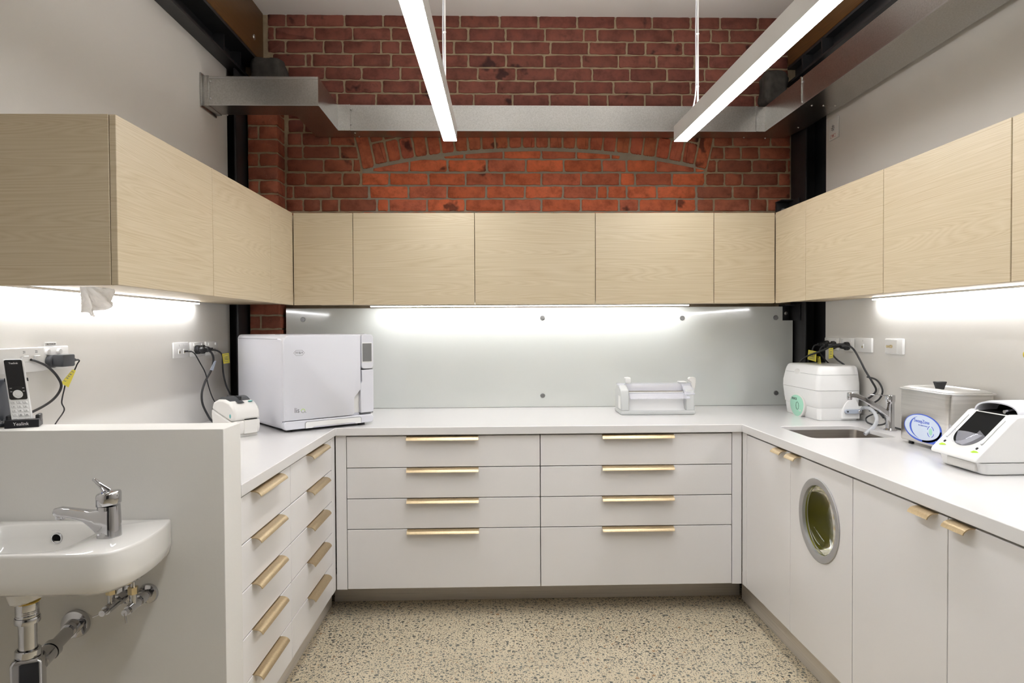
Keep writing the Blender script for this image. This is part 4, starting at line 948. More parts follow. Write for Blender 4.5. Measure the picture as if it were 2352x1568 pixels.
# ------------------------------------------------------------------ hand basin
t = thing('hand_basin', 'white ceramic hand basin fixed to the low wall at lower left', 'basin', (-1.13, 1.75, .735))
HX = -1.135
def outl(z, f=1.0, yf=1.577, xr=-.892, drop=0, n=18):
    """half outline right side then mirrored: starts at the wall right corner, runs along the front"""
    base = [(0, 0), (.0085, .04), (.015, .085), (.0185, .135), (.0165, .185), (.009, .225), (-.006, .257), (-.028, .278), (-.062, .2875), (-.11, .2885), (-.17, .2885)]
    P = catmull([V((xr - a[0] * -1 if False else xr + a[0] * 1.0, 1.8645 - a[1] * (1.8645 - yf) / .2885, 0)) for a in base], 4)
    pts = [(HX + (p.x - HX) * f, 1.8645 + (p.y - 1.8645) * f) for p in P]
    left = [(2 * HX - x, y) for x, y in pts[::-1]]
    up = lambda y: max(0, .80 - z) / .067 * .004 * max(0, (y - 1.60) / .265) ** 1.3
    a_, b_ = left[-1], pts[0]; wall = [(a_[0] + (b_[0] - a_[0]) * i / 16, a_[1]) for i in range(1, 16)]
    return [(x, y, z + up(y)) for x, y in pts + left + wall]
def inn(z, k, n=None):
    """bowl outline with the same count"""
    o = outl(z); m = len(o); r = []
    cx, cy = -1.185, 1.718
    for i, p in enumerate(o):
        th = math.atan2(p[1] - cy, p[0] - cx)
        e = 4.5; rx, ry = .156, .122
        c, s_ = math.cos(th), math.sin(th)
        R = (abs(c / rx) ** e + abs(s_ / ry) ** e) ** (-1 / e)
        r.append((cx + c * R * k, cy + s_ * R * k, z))
    return r
ro = outl(.835)
m_ = MB()
m_.loft([outl(.742, .80), outl(.733, .87), outl(.733, .94), outl(.745, .985), outl(.77, 1.0), outl(.828, 1.0), outl(.8335, .997), outl(.8355, .988), inn(.8350, 1.02), inn(.8320, .985), inn(.80, .955), inn(.765, .90), inn(.748, .70), inn(.743, .35), inn(.742, .12)], cap=True)
bs = part(t, 'bowl', m_, M['ceramic'], smooth=60)
m_ = MB(); m_.lathe((-1.18, 1.8335, .797), [(.0145, .006), (.0150, -.001), (.0142, -.0035), (.0115, -.0035), (.0105, .004)], 24, 'y', cap=False); m_.lathe((-1.18, 1.8335, .797), [(.0001, .0012), (.011, .0012)], 20, 'y', cap=False); part(t, 'overflow_ring', m_, M['chrome'])
m_ = MB(); m_.lathe((-1.18, 1.8325, .797), [(.0001, 0), (.0108, 0)], 20, 'y', cap=False); part(t, 'overflow_hole', m_, M['dark'])
m_ = MB(); m_.text('caroma', .0075, lambda v: (-1.18 + v.x, 1.8298 - v.z, .820 + v.y)); part(t, 'lettering', m_, M['lamp_body'])
m_ = MB(); m_.loft([[(HX - .008 + r * math.cos(a), 1.66 + r * math.sin(a), z + (.012 * (1 + math.cos(a)) * .5 if z < .72 else 0)) for a in [2 * PI * i / 28 for i in range(28)]] for r, z in ((.047, .740), (.043, .715), (.037, .695), (.030, .690))]); part(t, 'waste_boss', m_, M['ceramic'])
m_ = MB(); m_.lathe((HX + .075, 1.70, .7255), [(.010, 0), (.010, .006)], 14); part(t, 'moulding_lug', m_, M['ceramic'])

# waste pipe and bottle trap
t = thing('bottle_trap', 'chrome bottle trap and waste pipe under the hand basin', 'plumbing trap', (-1.143, 1.66, .35))
qx, qy = -1.143, 1.66
m_ = MB(); m_.lathe((qx, qy, .660), [(.0250, 0), (.0250, .004), (.0242, .005), (.0250, .006), (.0242, .008), (.0250, .010), (.0242, .012), (.025, .014), (.0242, .016), (.025, .018), (.025, .0335)], 32); part(t, 'threaded_waste', m_, M['chrome'])
m_ = MB(); m_.lathe((qx, qy, .6935), [(.0255, 0), (.028, .0035), (.024, .0045)], 28); part(t, 'sealant_ring', m_, M['seal'])
m_ = MB(); m_.lathe((qx, qy, .6445), [(.0265, 0), (.0275, .002), (.0275, .013), (.0265, .015)], 32); part(t, 'locking_nut', m_, M['chrome'])
m_ = MB(); m_.cyl((qx, qy, .578), (qx, qy, .6445), .0195, n=32); part(t, 'inlet_pipe', m_, M['chrome'])
m_ = MB(); m_.lathe((qx, qy, .562), [(.0265, 0), (.0275, .002), (.0275, .016), (.0260, .0175), (.0215, .0175), (.0205, .012)], 32); part(t, 'compression_nut', m_, M['chrome'])
m_ = MB(lambda p: frame(qx, qy, 0, 24)(p)); m_.loft([[(p[0], p[1], z) for p in rrect(-.033 + i, .033 - i, -.030 + i, .030 - i, .007, 5)] for z, i in ((.36, .003), (.363, 0), (.552, 0), (.558, .003), (.561, .006))]); part(t, 'square_trap_body', m_, M['chrome'])
ax = (V((-1.178 + .028, 1.866, .545)) - V((qx, qy, .528)))
p0 = V((qx + .005, qy + .02, .527)); p1 = V((-1.165 + .0, 1.8655, .545)); p1 = V((-1.152, 1.8655, .552)); dd = (p1 - p0)
m_ = MB(); m_.cyl(p0, p1, .0165, n=28); part(t, 'outlet_pipe', m_, M['chrome'])
m_ = MB(); m_.cyl(p0 + dd * .08, p0 + dd * .30, .0215, n=28); m_.cyl(p0 + dd * .31, p0 + dd * .40, .0235, n=28); part(t, 'outlet_nut', m_, M['chrome'])
m_ = MB(); m_.cyl(p1 - dd * .22, p1 - dd * .02, .0205, n=28); m_.lathe(tuple(p1), [(.038, 0), (.0385, -.004), (.036, -.012), (.022, -.016)], 36, 'y'); part(t, 'wall_flange', m_, M['chrome'])

# isolation valves
for i, (vx, lab) in enumerate(((-1.012, 'left chrome isolating valve under the hand basin, its stem turned to the left'), (-.955, 'right chrome isolating valve under the hand basin, its stem pointing down'))):
    t = thing('isolating_valve', lab, 'valve', (vx, 1.80, .58), 'isolating valves under the basin')
    zc = .632
    m_ = MB(); m_.lathe((vx, 1.8655, zc), [(.027, 0), (.0275, -.003), (.025, -.009), (.012, -.012)], 30, 'y'); m_.cyl((vx, 1.858, zc), (vx, 1.760, zc - .004), .0115, n=20); part(t, 'valve_body', m_, M['chrome'])
    m_ = MB(); m_.cyl((vx, 1.842, zc), (vx, 1.812, zc), .0145, n=20); part(t, 'collar', m_, M['chrome'])
    m_ = MB(); m_.cyl((vx, 1.785, zc), (vx, 1.785, zc + .030), .0092, n=18); m_.cyl((vx, 1.785, zc + .048), (vx, 1.785, .7355), .0062, n=14); part(t, 'riser', m_, M['chrome'])
    m_ = MB(); m_.cyl((vx, 1.785, zc + .030), (vx, 1.785, zc + .048), .0128, n=6); part(t, 'hex_nut', m_, M['brassnut'], 'pale brass hexagonal nut')
    m_ = MB(); m_.cyl((vx, 1.760, zc - .004), (vx, 1.742, zc - .004), .0080, n=14)
    if i == 0: m_.cyl((vx, 1.744, zc - .004), (vx - .024, 1.744, zc - .014), .0022, n=10)
    else: m_.cyl((vx, 1.744, zc - .004), (vx + .004, 1.744, zc - .030), .0026, n=10)
    part(t, 'spindle', m_, M['chrome'])

# basin mixer
t = thing('basin_mixer_tap', 'chrome basin mixer tap with a loop lever on the hand basin', 'tap', (-.978, 1.722, .835))
cx, cy = -.978, 1.722
m_ = MB(); m_.lathe((cx, cy, .8352), [(.0285, 0), (.0285, .002), (.0280, .010), (.0272, .055), (.0265, .072), (.0262, .078)], 36); part(t, 'body', m_, M['chrome'])
m_ = MB()
sc = []
for x, zt, zb_, w_ in ((cx + .010, .905, .842, .020), (cx - .020, .905, .848, .0195), (cx - .036, .902, .862, .0165), (cx - .055, .904, .876, .0145), (cx - .085, .908, .884, .0140), (cx - .115, .912, .889, .0138), (cx - .126, .910, .890, .0125), (cx - .130, .904, .893, .0090)):
    sc.append([(x, cy - .008 + p[0], p[1]) for p in rrect(-w_, w_, zb_, zt, min(.006, (zt - zb_) * .4), 4)])
m_.loft(sc); sp_ = part(t, 'spout', m_, M['chrome'], smooth=50)
m_ = MB(); m_.lathe((cx - .117, cy - .008, .881), [(.0095, 0), (.0105, .002), (.0105, .009)], 20); part(sp_, 'aerator', m_, M['chrome'])
tz = lambda x, z: z + (x - cx) * -.10
m_ = MB(); loops = []
for r, z in ((.0270, .9145), (.0288, .9165), (.0290, .940), (.0275, .9455), (.024, .948), (.0001, .9485)):
    loops.append([(cx + r * math.cos(a), cy + r * math.sin(a), z + (cx + r * math.cos(a) - cx) * .14) for a in [2 * PI * i / 36 for i in range(36)]])
m_.loft(loops); kb = part(t, 'control_knob', m_, M['chrome'], smooth=50)
m_ = MB(); m_.tube([(cx - .020, cy + .014, .944), (cx - .030, cy + .016, .958), (cx - .0375, cy + .010, .972), (cx - .036, cy - .000, .9775), (cx - .028, cy - .006, .9775), (cx - .014, cy - .006, .966), (cx + .003, cy + .0, .951)], .0042, 10, 6); part(kb, 'loop_lever', m_, M['chrome'], smooth=60)
m_ = MB(); m_.ball((cx - .010, cy - .012, .9475), .0012, n=6, m=4); part(kb, 'cold_dot', m_, M['blue'])
m_ = MB(); m_.ball((cx + .014, cy - .010, .9505), .0012, n=6, m=4); part(kb, 'hot_dot', m_, M['red'])

# ------------------------------------------------------------------ cordless phone in its dock
F = frame(-1.364, 1.903, 1.0832, 25)
t = thing('phone_charging_dock', 'black charging dock with white lettering on top of the low wall', 'phone dock', tuple(F((.036, .03, 0))))
m_ = MB(F); m_.loft([[(x0, y, z) for (y, z) in ((0, 0), (.004, .022), (.014, .024), (.022, .014), (.045, .014), (.052, .020), (.062, .018), (.066, 0))] for x0 in (0.0, .080)])
m_.box(.0, .010, .018, .062, .012, .034, .003); m_.box(.069, .080, .018, .062, .012, .034, .003); dk = part(t, 'cradle', m_, M['blackpl'], bevel=.0012)
m_ = MB(F); m_.text('Yealink', .0125, lambda v: (.038 + v.x, -.0002 + (.004 * (.011 + v.y) / .022) - v.z - .0004, .011 + v.y)); part(dk, 'lettering', m_, M['white'])
def PHN(p):   # phone leans back
    x, y, z = p; a = math.radians(13)
    return F((.0145 + x - z * .15, .018 + y * math.cos(a) + z * math.sin(a), .013 + z * math.cos(a) - y * math.sin(a)))
t = thing('cordless_phone', 'white and black cordless phone handset standing in its dock', 'phone', tuple(F((.036, .045, .02))))
def ps(y, i): return [(p[0], y, p[1]) for p in rrect(.0 + i, .049 - i, 0 + i, .184 - i, .006, 5)]
m_ = MB(PHN); m_.loft([ps(0, .0015), ps(.0015, 0), ps(.014, 0), ps(.018, .004)]); hs = part(t, 'handset', m_, M['white'])
m_ = MB(PHN); m_.prism([(p[0], p[1]) for p in rrect(.0035, .0455, .066, .181, .005, 5)], -.0012, .002, 'y'); fc = part(hs, 'black_face', m_, M['screen'])
m_ = MB(PHN); m_.box(.0065, .0425, -.0018, -.0008, .106, .161); part(hs, 'display', m_, M['screen'])
m_ = MB(PHN); m_.text('Yealink', .0075, lambda v: (.0245 + v.x, -.0016 - v.z, .171 + v.y)); part(hs, 'lettering', m_, M['white'])
m_ = MB(PHN); m_.lathe((.0245, 0, .0815), [(.0118, -.001), (.0118, -.003), (.0100, -.0038), (.0065, -.003), (.0060, -.0042), (.0001, -.0042)], 28, 'y'); part(hs, 'navigation_ring', m_, M['white'])
m_ = MB(PHN)
for x, z in ((.010, .099), (.039, .099), (.010, .089), (.0395, .090)): m_.box(x - .0025, x + .0025, -.0018, -.001, z - .0006, z + .0006)
part(hs, 'soft_keys', m_, M['white'])
keys = ['1', '2', '3', '4', '5', '6', '7', '8', '9', '*', '0', '#', 'TRAN', '', '4']
for r in range(5):
    for c_ in range(3):
        k = keys[r * 3 + c_]
        if not k: continue
        x = .0105 + c_ * .0138; z = .0575 - r * .0118
        m_ = MB(PHN); m_.box(x - .0055, x + .0055, -.0014, .0008, z - .0035, z + .0035, .001, 1); ky = part(hs, 'key', m_, M['white'])
for r in range(5):
    m_ = MB(PHN)
    for c_ in range(3):
        k = keys[r * 3 + c_]
        if k and k != '4' or r < 4 and k: m_.text(k, .0058 if len(k) < 2 else .0035, (lambda X_, Z_: (lambda v: (X_ + v.x, -.00165 - v.z, Z_ + v.y)))(.0105 + c_ * .0138, .0575 - r * .0118))
    if m_.v: part(hs, 'key_print', m_, M['ink'])
for x in (-.0035, .0495):
    m_ = MB(PHN); m_.box(x, x + .003, .006, .013, .120, .130, .001, 1); part(t, 'belt_clip', m_, M['blackpl'])
# DECT base box standing against the wall
m_ = MB(skL); t = thing('phone_base_station', 'slate grey base station box behind the cordless phone at the left edge', 'base station', (-1.43, 1.92, 1.0832))
m_.box(-1.4395, -1.384, 1.868, 1.985, 1.0835, 1.218, .004); bs_ = part(t, 'box', m_, M['slate'])
m_ = MB(skL); m_.lathe((-1.3835, 1.972, 1.192), [(.0075, -.001), (.0075, .0012), (.0001, .0012)], 20, 'x'); part(t, 'button', m_, M['darkgrey'])
m_ = MB(skL); m_.text('Yealink', .018, lambda v: (-1.3837 + v.z, 1.928 + v.x, 1.098 + v.y)); part(t, 'lettering', m_, M['white'])

# ------------------------------------------------------------------ wall plates, plugs and leads
def plate(k, side, y0, y1, z0, z1, th=.009, nm='plate'):
    m_ = MB(k); xw = -1.4395 if side > 0 else 1.7995; m_.box(xw, xw + side * th, y0, y1, z0, z1, .003); return m_
def onw(side, h): return (-1.4395 + h) if side > 0 else (1.7995 - h)
def gpo(side, y0, y1, z0, z1, lab, grp, kind='gpo', th=.009):
    k = skL if side > 0 else skR; s = side
    t = thing('power_outlet' if kind == 'gpo' else 'data_outlet', lab, 'power outlet' if kind == 'gpo' else 'data outlet', tuple(k((onw(s, 0), (y0 + y1) / 2, z0))), grp)
    fcp = part(t, 'plate', plate(k, s, y0, y1, z0, z1, th), M['white'])
    yc, w_ = (y0 + y1) / 2, (y1 - y0)
    if kind == 'gpo':
        for q in (-.28, .28):
            m_ = MB(k); y = yc + q * w_; m_.box(onw(s, th - .001), onw(s, th + .004), y - .006, y + .006, z1 - .020, z1 - .006, .0015, 1); part(t, 'switch', m_, M['white'])
        for q in (-.22, .22):
            for dy, dz, rot in ((-.007, -.012, 1), (.007, -.012, -1), (0, -.026, 0)):
                m_ = MB(k); y = yc + q * w_ + dy; z = (z0 + z1) / 2 + .006 + dz; m_.box(onw(s, th - .001), onw(s, th + .0004), y - .0012, y + .0012, z - .004, z + .004); part(t, 'socket_slot', m_, M['dark'])
    else:
        for q, n_ in ([(-.16, '2'), (.16, '3')] if kind == 'data2' else [(0, '1')]):
            y = yc + q * w_
            m_ = MB(k); m_.box(onw(s, th - .001), onw(s, th + .003), y - .009, y + .009, z0 + .018, z0 + .040, .001, 1); part(t, 'jack', m_, M['white'])
            m_ = MB(k); m_.box(onw(s, th + .001), onw(s, th + .0034), y - .005, y + .005, z0 + .021, z0 + .031); part(t, 'jack_opening', m_, M['brassnut'])
            m_ = MB(k); m_.text(n_, .010, lambda v: (onw(s, th + .0004 + v.z), y + v.x * s, z1 - .014 + v.y)); part(t, 'number', m_, M['ink'])
    return t
g1 = 'power outlets on the left wall'; g2 = 'power outlets on the right wall'
# big surface box "21 22"
t = thing('data_outlet', 'thick white double data box numbered 21 and 22 behind the cordless phone', 'data outlet', tuple(skL((-1.42, 2.05, 1.230))))
m_ = MB(skL); m_.box(-1.4395, -1.405, 1.955, 2.155, 1.230, 1.304, .003); part(t, 'box', m_, M['white'])
for y, n_ in ((2.065, '21'), (2.118, '22')):
    m_ = MB(skL); m_.text(n_, .011, lambda v: (-1.4046 + v.z, y + v.x, 1.291 + v.y)); part(t, 'number', m_, M['ink'])
    m_ = MB(skL); m_.box(-1.406, -1.399, y - .012, y + .012, 1.262, 1.280, .001, 1); part(t, 'jack', m_, M['white'])
t = gpo(1, 2.173, 2.315, 1.229, 1.305, 'double power outlet with round buttons and a phone charger plugged in', g1, 'none')
for q in (2.205, 2.262):
    m_ = MB(skL); m_.lathe((-1.4305, q, 1.288), [(.010, -.001), (.010, .006), (.0085, .008), (.0001, .008)], 22, 'x'); part(t, 'round_switch', m_, M['white'])
t['label'] = 'power outlet with two round buttons and a black charger, above the cordless phone'
t.name = 'power_outlet'; t['category'] = 'power outlet'
for ch in list(t.children):
    if ch.name.split('.')[0] in ('jack', 'jack_opening', 'number'): bpy.data.objects.remove(ch)
m_ = MB(skL); m_.box(-1.4395, -1.436, 2.205, 2.262, 1.3062, 1.3185, .0006, 1); t2 = thing('circuit_label', 'small printed label above the outlet with the charger', 'label', tuple(skL((-1.438, 2.23, 1.306)))); part(t2, 'strip', m_, M['white'])
m_ = MB(skL); m_.text('DB2 P10 RCD8', .0075, lambda v: (-1.4357 + v.z, 2.234 + v.x * .95, 1.3122 + v.y)); part(t2, 'lettering', m_, M['ink'])
# USB charger
t = thing('phone_charger', 'dark grey plug-in charger with a black lead and yellow tag on the left wall', 'charger', tuple(skL((-1.40, 2.24, 1.235))))
m_ = MB(skL); m_.lathe((-1.4295, 2.215, 1.257), [(.021, 0), (.021, .016), (.018, .020)], 28, 'x'); m_.box(-1.412, -1.375, 2.200, 2.262, 1.239, 1.279, .005); part(t, 'charger_body', m_, M['darkgrey'])
m_ = MB(skL); m_.box(-1.400, -1.387, 2.262, 2.284, 1.253, 1.264, .002); m_.cyl((-1.3935, 2.284, 1.2585), (-1.3935, 2.306, 1.2575), .0045, .003, n=12); part(t, 'usb_plug', m_, M['blackpl'])
m_ = MB(skL); m_.tube([(-1.3935, 2.304, 1.2575), (-1.3935, 2.312, 1.254), (-1.3935, 2.300, 1.243), (-1.3935, 2.283, 1.222), (-1.396, 2.245, 1.185), (-1.398, 2.236, 1.160), (-1.398, 2.228, 1.140), (-1.398, 2.224, 1.120), (-1.398, 2.236, 1.100), (-1.398, 2.226, 1.085), (-1.39, 2.18, 1.06), (-1.38, 2.10, 1.00), (-1.37, 2.06, .93), (-1.37, 2.06, .903)], .0022, 8, 5); part(t, 'lead', m_, M['rubber'])
def tag(parent, f, pts, lab='yellow test tag', mat='yellow'):
    m_ = MB(f); a, b, c_, d_ = [V(p) for p in pts]; n_ = (b - a).cross(d_ - a).normalized() * .0004
    m_.add([a - n_, b - n_, c_ - n_, d_ - n_, a + n_, b + n_, c_ + n_, d_ + n_], [(3, 2, 1, 0), (4, 5, 6, 7), (0, 1, 5, 4), (1, 2, 6, 5), (2, 3, 7, 6), (3, 0, 4, 7)]); tg = part(parent, 'test_tag', m_, M[mat], lab)
    m_ = MB(f)
    for sgn in (-1, 1):
        o_ = n_ * 1.6 * sgn; u = b - a; w_ = d_ - a
        for r0, r1, c0, c1 in ((.12, .16, .15, .85), (.80, .84, .15, .85), (.16, .80, .15, .18), (.16, .80, .82, .85), (.30, .36, .25, .75), (.44, .50, .25, .70), (.58, .64, .25, .75)):
            m_.add([a + w_ * r0 + u * c0 + o_, a + w_ * r0 + u * c1 + o_, a + w_ * r1 + u * c1 + o_, a + w_ * r1 + u * c0 + o_], [(0, 1, 2, 3)])
    part(tg, 'tag_print', m_, M['ink'], recalc=False); return tg
tag(t, skL, [(-1.386, 2.262, 1.227), (-1.386, 2.280, 1.223), (-1.386, 2.240, 1.170), (-1.386, 2.202, 1.187)])
m_ = MB(skL); m_.tube([(-1.395, 2.08, 1.268), (-1.395, 2.105, 1.262), (-1.392, 2.150, 1.243), (-1.388, 2.190, 1.208), (-1.388, 2.207, 1.175), (-1.390, 2.178, 1.142), (-1.394, 2.12, 1.118), (-1.398, 2.02, 1.096), (-1.398, 1.99, 1.090)], .0040, 10, 6)
solo('data_lead', m_, M['rubber'], 'thick black lead looping from the data box to the phone base station', 'cable', smooth=60)
# left trio near the printer
gpo(1, 3.050, 3.195, 1.229, 1.300, 'white data outlet with a thin black lead, leftmost of three plates above the label printer', None, 'data2')
gpo(1, 3.215, 3.362, 1.229, 1.298, 'power outlet half hidden by black plugs, middle of three plates above the printer', g1)
gpo(1, 3.378, 3.522, 1.229, 1.298, 'empty power outlet, the one of three plates nearest the left steel column', g1)
def plug(k, s, y, z, lab, path, r=.0040, tg=None, fat=True, tm='yellow'):
    x = onw(s, .0095); t = thing('power_lead' if fat else 'network_lead', lab, 'cable', tuple(k((x, y, z))))
    d = s
    if fat:
        m_ = MB(k); m_.lathe((x, y, z), [(.021, 0), (.022, d * .006), (.021, d * .016), (.015, d * .022), (.014, d * .034), (.011, d * .040)], 22, 'x')
        for q in (0, 1, 2): m_.lathe((x + d * (.040 + q * .006), y, z), [(.0075, 0), (.0085, d * .002), (.0075, d * .004)], 14, 'x')
    else:
        m_ = MB(k); m_.box(x, x + d * .018, y - .006, y + .006, z - .004, z + .004, .001, 1); m_.cyl((x + d * .018, y, z), (x + d * .032, y + .004, z - .001), .0048, .0034, n=10)
    part(t, 'plug', m_, M['blackpl'])
    m_ = MB(k); m_.tube(path, r, 10, 7); part(t, 'lead', m_, M['rubber'], smooth=60)
    if tg: tag(t, k, tg[0], mat=tg[1])
    return t
x = -1.4395
plug(skL, 1, 3.148, 1.258, 'thin black network lead from the data plate down to the label printer', [(x + .038, 3.150, 1.258), (x + .052, 3.158, 1.246), (x + .058, 3.195, 1.205), (x + .06, 3.25, 1.15), (x + .062, 3.275, 1.09), (x + .065, 3.31, 1.03), (x + .09, 3.31, .98), (x + .13, 3.24, .935)], .0028, fat=False)
plug(skL, 1, 3.270, 1.262, 'black power lead with a white tag curving down behind the label printer', [(x + .055, 3.272, 1.262), (x + .072, 3.285, 1.250), (x + .078, 3.30, 1.215), (x + .072, 3.285, 1.160), (x + .065, 3.235, 1.110), (x + .062, 3.205, 1.060), (x + .064, 3.205, 1.010), (x + .075, 3.225, .960), (x + .10, 3.22, .925), (x + .16, 3.16, .912)], .0050, tg=([(x + .086, 3.290, 1.205), (x + .086, 3.312, 1.207), (x + .082, 3.285, 1.160), (x + .082, 3.250, 1.165)], 'paleblue'))
plug(skL, 1, 3.322, 1.262, 'black power lead with a yellow tag running behind the steriliser', [(x + .055, 3.322, 1.261), (x + .085, 3.338, 1.252), (x + .095, 3.362, 1.230), (x + .092, 3.372, 1.19), (x + .09, 3.385, 1.14), (x + .092, 3.41, 1.08), (x + .095, 3.45, 1.03), (x + .09, 3.48, .99), (x + .06, 3.52, .96)], .0042, tg=([(x + .099, 3.352, 1.238), (x + .104, 3.42, 1.240), (x + .104, 3.43, 1.190), (x + .099, 3.368, 1.188)], 'yellow'))
# right wall trio
gpo(-1, 3.447, 3.592, 1.232, 1.298, 'power outlet with two black plugs beside the right steel column', g2)
gpo(-1, 3.296, 3.434, 1.232, 1.299, 'power outlet with one black plug, between two other plates on the right wall', g2)
gpo(-1, 3.143, 3.284, 1.232, 1.301, 'empty white single data outlet on the right wall', None, 'data1', .012)
t = thing('gas_outlet', 'white plate with a metal hose spigot on the right wall above the sink tap', 'outlet plate', tuple(skR((1.795, 2.965, 1.232))))
m_ = MB(skR); m_.box(1.7995, 1.785, 2.899, 3.030, 1.231, 1.302, .004); m_.box(1.786, 1.7838, 2.935, 3.026, 1.236, 1.297, .001, 1); part(t, 'plate', m_, M['white'])
m_ = MB(skR); m_.lathe((1.7838, 2.975, 1.266), [(.0075, 0), (.0075, -.006), (.005, -.008), (.0055, -.014), (.005, -.018), (.0058, -.022), (.0035, -.024)], 16, 'x'); part(t, 'spigot', m_, M['brassnut'])
x = 1.7995
plug(skR, -1, 3.555, 1.262, 'black lead with a wide yellow tag, plugged in nearest the right steel column', [(x - .055, 3.556, 1.262), (x - .075, 3.57, 1.255), (x - .085, 3.58, 1.22), (x - .09, 3.600, 1.185), (x - .09, 3.612, 1.12), (x - .08, 3.612, 1.06)], .0040, tg=([(x - .093, 3.60, 1.232), (x - .098, 3.50, 1.226), (x - .098, 3.505, 1.172), (x - .093, 3.61, 1.180)], 'yellow'))
plug(skR, -1, 3.485, 1.260, 'black lead with a narrow yellow tag, second plug from the right steel column', [(x - .055, 3.486, 1.259), (x - .07, 3.50, 1.25), (x - .075, 3.515, 1.22), (x - .045, 3.52, 1.185), (x - .014, 3.51, 1.14), (x - .012, 3.50, 1.05)], .0040, tg=([(x - .079, 3.535, 1.200), (x - .081, 3.495, 1.200), (x - .081, 3.480, 1.140), (x - .079, 3.520, 1.145)], 'yellow'))
plug(skR, -1, 3.352, 1.258, 'black power lead with a yellow tag dropping behind the green-panelled cleaner', [(x - .052, 3.354, 1.256), (x - .070, 3.372, 1.248), (x - .080, 3.390, 1.23), (x - .055, 3.375, 1.19), (x - .018, 3.35, 1.15), (x - .013, 3.33, 1.08)], .0045, tg=([(x - .084, 3.398, 1.246), (x - .086, 3.352, 1.250), (x - .086, 3.352, 1.200), (x - .084, 3.398, 1.192)], 'yellow'))
m_ = MB(skR); m_.tube([(x - .16, 3.612, 1.06), (x - .15, 3.610, 1.13), (x - .13, 3.57, 1.19), (x - .085, 3.45, 1.235), (x - .080, 3.36, 1.262), (x - .075, 3.28, 1.268), (x - .065, 3.21, 1.252), (x - .055, 3.165, 1.20), (x - .045, 3.135, 1.15), (x - .03, 3.105, 1.10), (x - .012, 3.10, 1.06), (x - .012, 3.13, 1.03), (x - .012, 3.17, 1.01)], .0048, 10, 7)
solo('arching_power_lead', m_, M['rubber'], 'thick black lead arching high over the green-panelled cleaner', 'cable', smooth=60)
m_ = MB(skR); m_.tube([(x - .014, 3.17, 1.115), (x - .014, 3.10, 1.108), (x - .014, 3.06, 1.085), (x - .014, 3.045, 1.055), (x - .014, 3.07, 1.02), (x - .014, 3.13, .99), (x - .015, 3.16, .975)], .0042, 10, 7)
m_.tube([(x - .014, 3.16, .985), (x - .016, 3.08, .985), (x - .018, 3.02, .970), (x - .018, 2.98, .945), (x - .020, 2.955, .910), (x - .022, 2.93, .9055), (x - .024, 2.80, .9055), (x - .012, 2.70, .9055)], .0042, 10, 7)
m_.tube([(x - .014, 3.15, .955), (x - .02, 3.09, .965), (x - .022, 3.03, .95), (x - .024, 3.0, .920), (x - .05, 3.02, .9055), (x - .05, 3.10, .9055), (x - .03, 3.15, .92), (x - .02, 3.12, .94), (x - .022, 3.06, .955), (x - .03, 3.01, .94)], .0036, 10, 7)
solo('coiled_leads', m_, M['rubber'], 'tangle of black leads between the green-panelled cleaner and the sink tap', 'cable', smooth=60)
# fire indicator
t = thing('fire_indicator', 'small white fire indicator with a black starburst and red label high on the right wall', 'indicator', tuple(skR((1.795, 3.5, 2.335))))
m_ = MB(skR); m_.box(1.7995, 1.789, 3.462, 3.553, 2.342, 2.452, .003); part(t, 'plate', m_, M['white'])
m_ = MB(skR)
for k in range(8):
    a = k * PI / 4 + .2; m_.tube([(1.7886, 3.508 + r * math.cos(a), 2.400 + r * math.sin(a)) for r in (.007, .016)], .0013, 6, 1)
m_.ball((1.7888, 3.508, 2.400), .0028, n=8, m=6); part(t, 'starburst', m_, M['inkdark'])
m_ = MB(skR)
for a, b, c_, d_ in ((3.482, 3.534, 2.366, 2.3672), (3.482, 3.534, 2.350, 2.3512), (3.482, 3.4832, 2.350, 2.3672), (3.5328, 3.534, 2.350, 2.3672)): m_.box(1.7888, 1.7894, a, b, c_, d_)
m_.text('FIRE', .013, lambda v: (1.7886 - v.z, 3.508 - v.x, 2.3586 + v.y)); part(t, 'red_label', m_, M['red'])
# yellow hose end at the frame's edge
m_ = MB(skR); m_.tube([(1.79, 2.165, 1.275), (1.775, 2.182, 1.278), (1.762, 2.190, 1.268), (1.760, 2.190, 1.254), (1.768, 2.178, 1.242), (1.788, 2.155, 1.236)], .0065, 12, 6)
solo('yellow_hose', m_, M['yelshine'], 'short glossy yellow hose loop on the right wall at the picture\'s edge', 'hose', smooth=60)

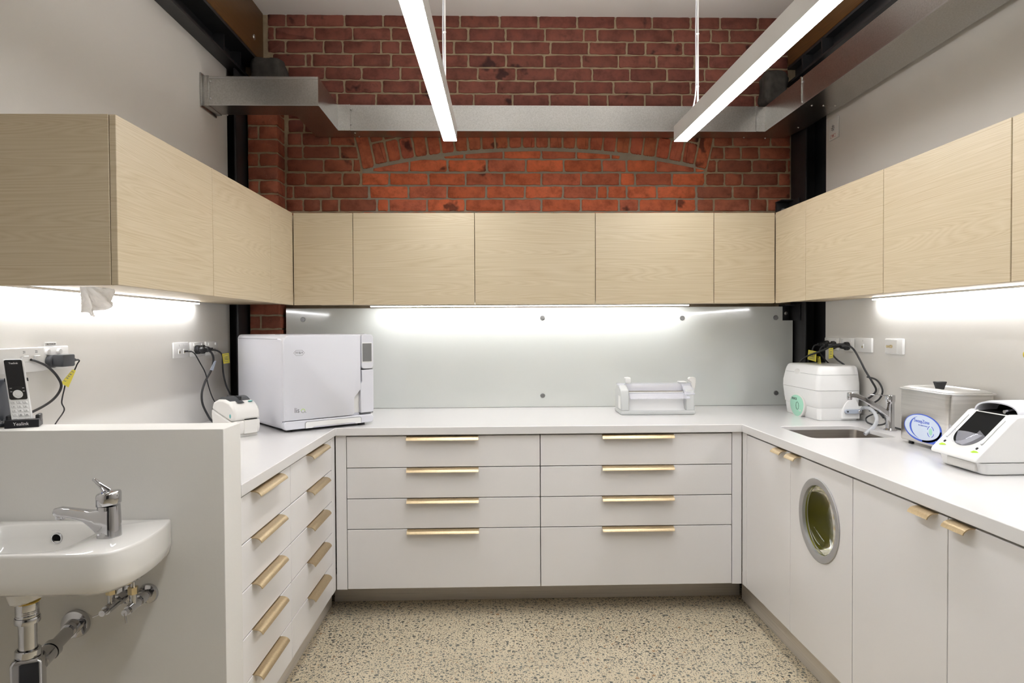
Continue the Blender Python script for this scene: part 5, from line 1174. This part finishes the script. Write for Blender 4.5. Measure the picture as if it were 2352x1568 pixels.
# paper towel hanging from the slot under the left end cabinet
m_ = MB()
TWE = catmull([V(((px - 267) * .001235 - 1.077, 1.95, 1.466 - (py - 670) * .00125)) for px, py in ((184, 700), (188, 716), (203, 717), (213, 727), (216, 714), (236, 712), (252, 706), (260, 694), (266, 676), (258, 664), (240, 662))], 8)
def tw(u, v):
    a = V((-1.182, 1.955, 1.4805)).lerp(V((-1.135, 1.95, 1.4805)), u)
    k = u * (len(TWE) - 1); i = min(int(k), len(TWE) - 2); b = TWE[i].lerp(TWE[i + 1], k - i)
    p = a.lerp(b, v)
    p += V((0, 1, 0)) * (.010 * math.sin(u * 21 + v * 1.5) * v + .012 * noise.noise(V((u * 9, v * 5, 0))) * v)
    p += V((1, 0, .8)) * (.0035 * noise.noise(V((u * 30, v * 12, 3)))) * v
    return p
m_.grid(tw, 90, 30)
o_ = solo('paper_towel', m_, M['paper'], 'crumpled white paper towel hanging below the left end cabinet', 'paper towel', smooth=70, recalc=False)
m_ = MB(UL); m_.box(1.885, 1.99, -.23, -.115, 1.4855, 1.4915, .001, 1); solo('towel_dispenser', m_, M['silver'], 'metal towel dispenser slot in the underside of the left end cabinet', 'dispenser')

# ------------------------------------------------------------------ camera, world, colour
cam = bpy.data.cameras.new('camera'); co = bpy.data.objects.new('camera', cam); C.objects.link(co)
f_px, pitch, yaw, roll = 1543.898, -.01906, .02681, -.00515
cy_, sy_ = math.cos(yaw), math.sin(yaw); cp_, sp2 = math.cos(pitch), math.sin(pitch); cr_, sr_ = math.cos(roll), math.sin(roll)
fwd = V((sy_ * cp_, cy_ * cp_, sp2)); right = V((cy_, -sy_, 0)); up_ = right.cross(fwd)
R_ = right * cr_ + up_ * sr_; U_ = -right * sr_ + up_ * cr_
mt = Matrix.Identity(4)
for i in range(3): mt[i][0] = R_[i]; mt[i][1] = U_[i]; mt[i][2] = -fwd[i]
mt[2][3] = 1.35484; co.matrix_world = mt
cam.sensor_width = 36; cam.lens = f_px / 2352 * 36; cam.clip_start = .05
bpy.context.scene.camera = co
w_ = bpy.data.worlds.new('world'); bpy.context.scene.world = w_; w_.use_nodes = True
w_.node_tree.nodes['Background'].inputs[0].default_value = (.9, .92, 1, 1); w_.node_tree.nodes['Background'].inputs[1].default_value = .02
sc_ = bpy.context.scene; sc_.view_settings.view_transform = 'Standard'; sc_.view_settings.look = 'None'; sc_.view_settings.exposure = .32; sc_.view_settings.gamma = 1
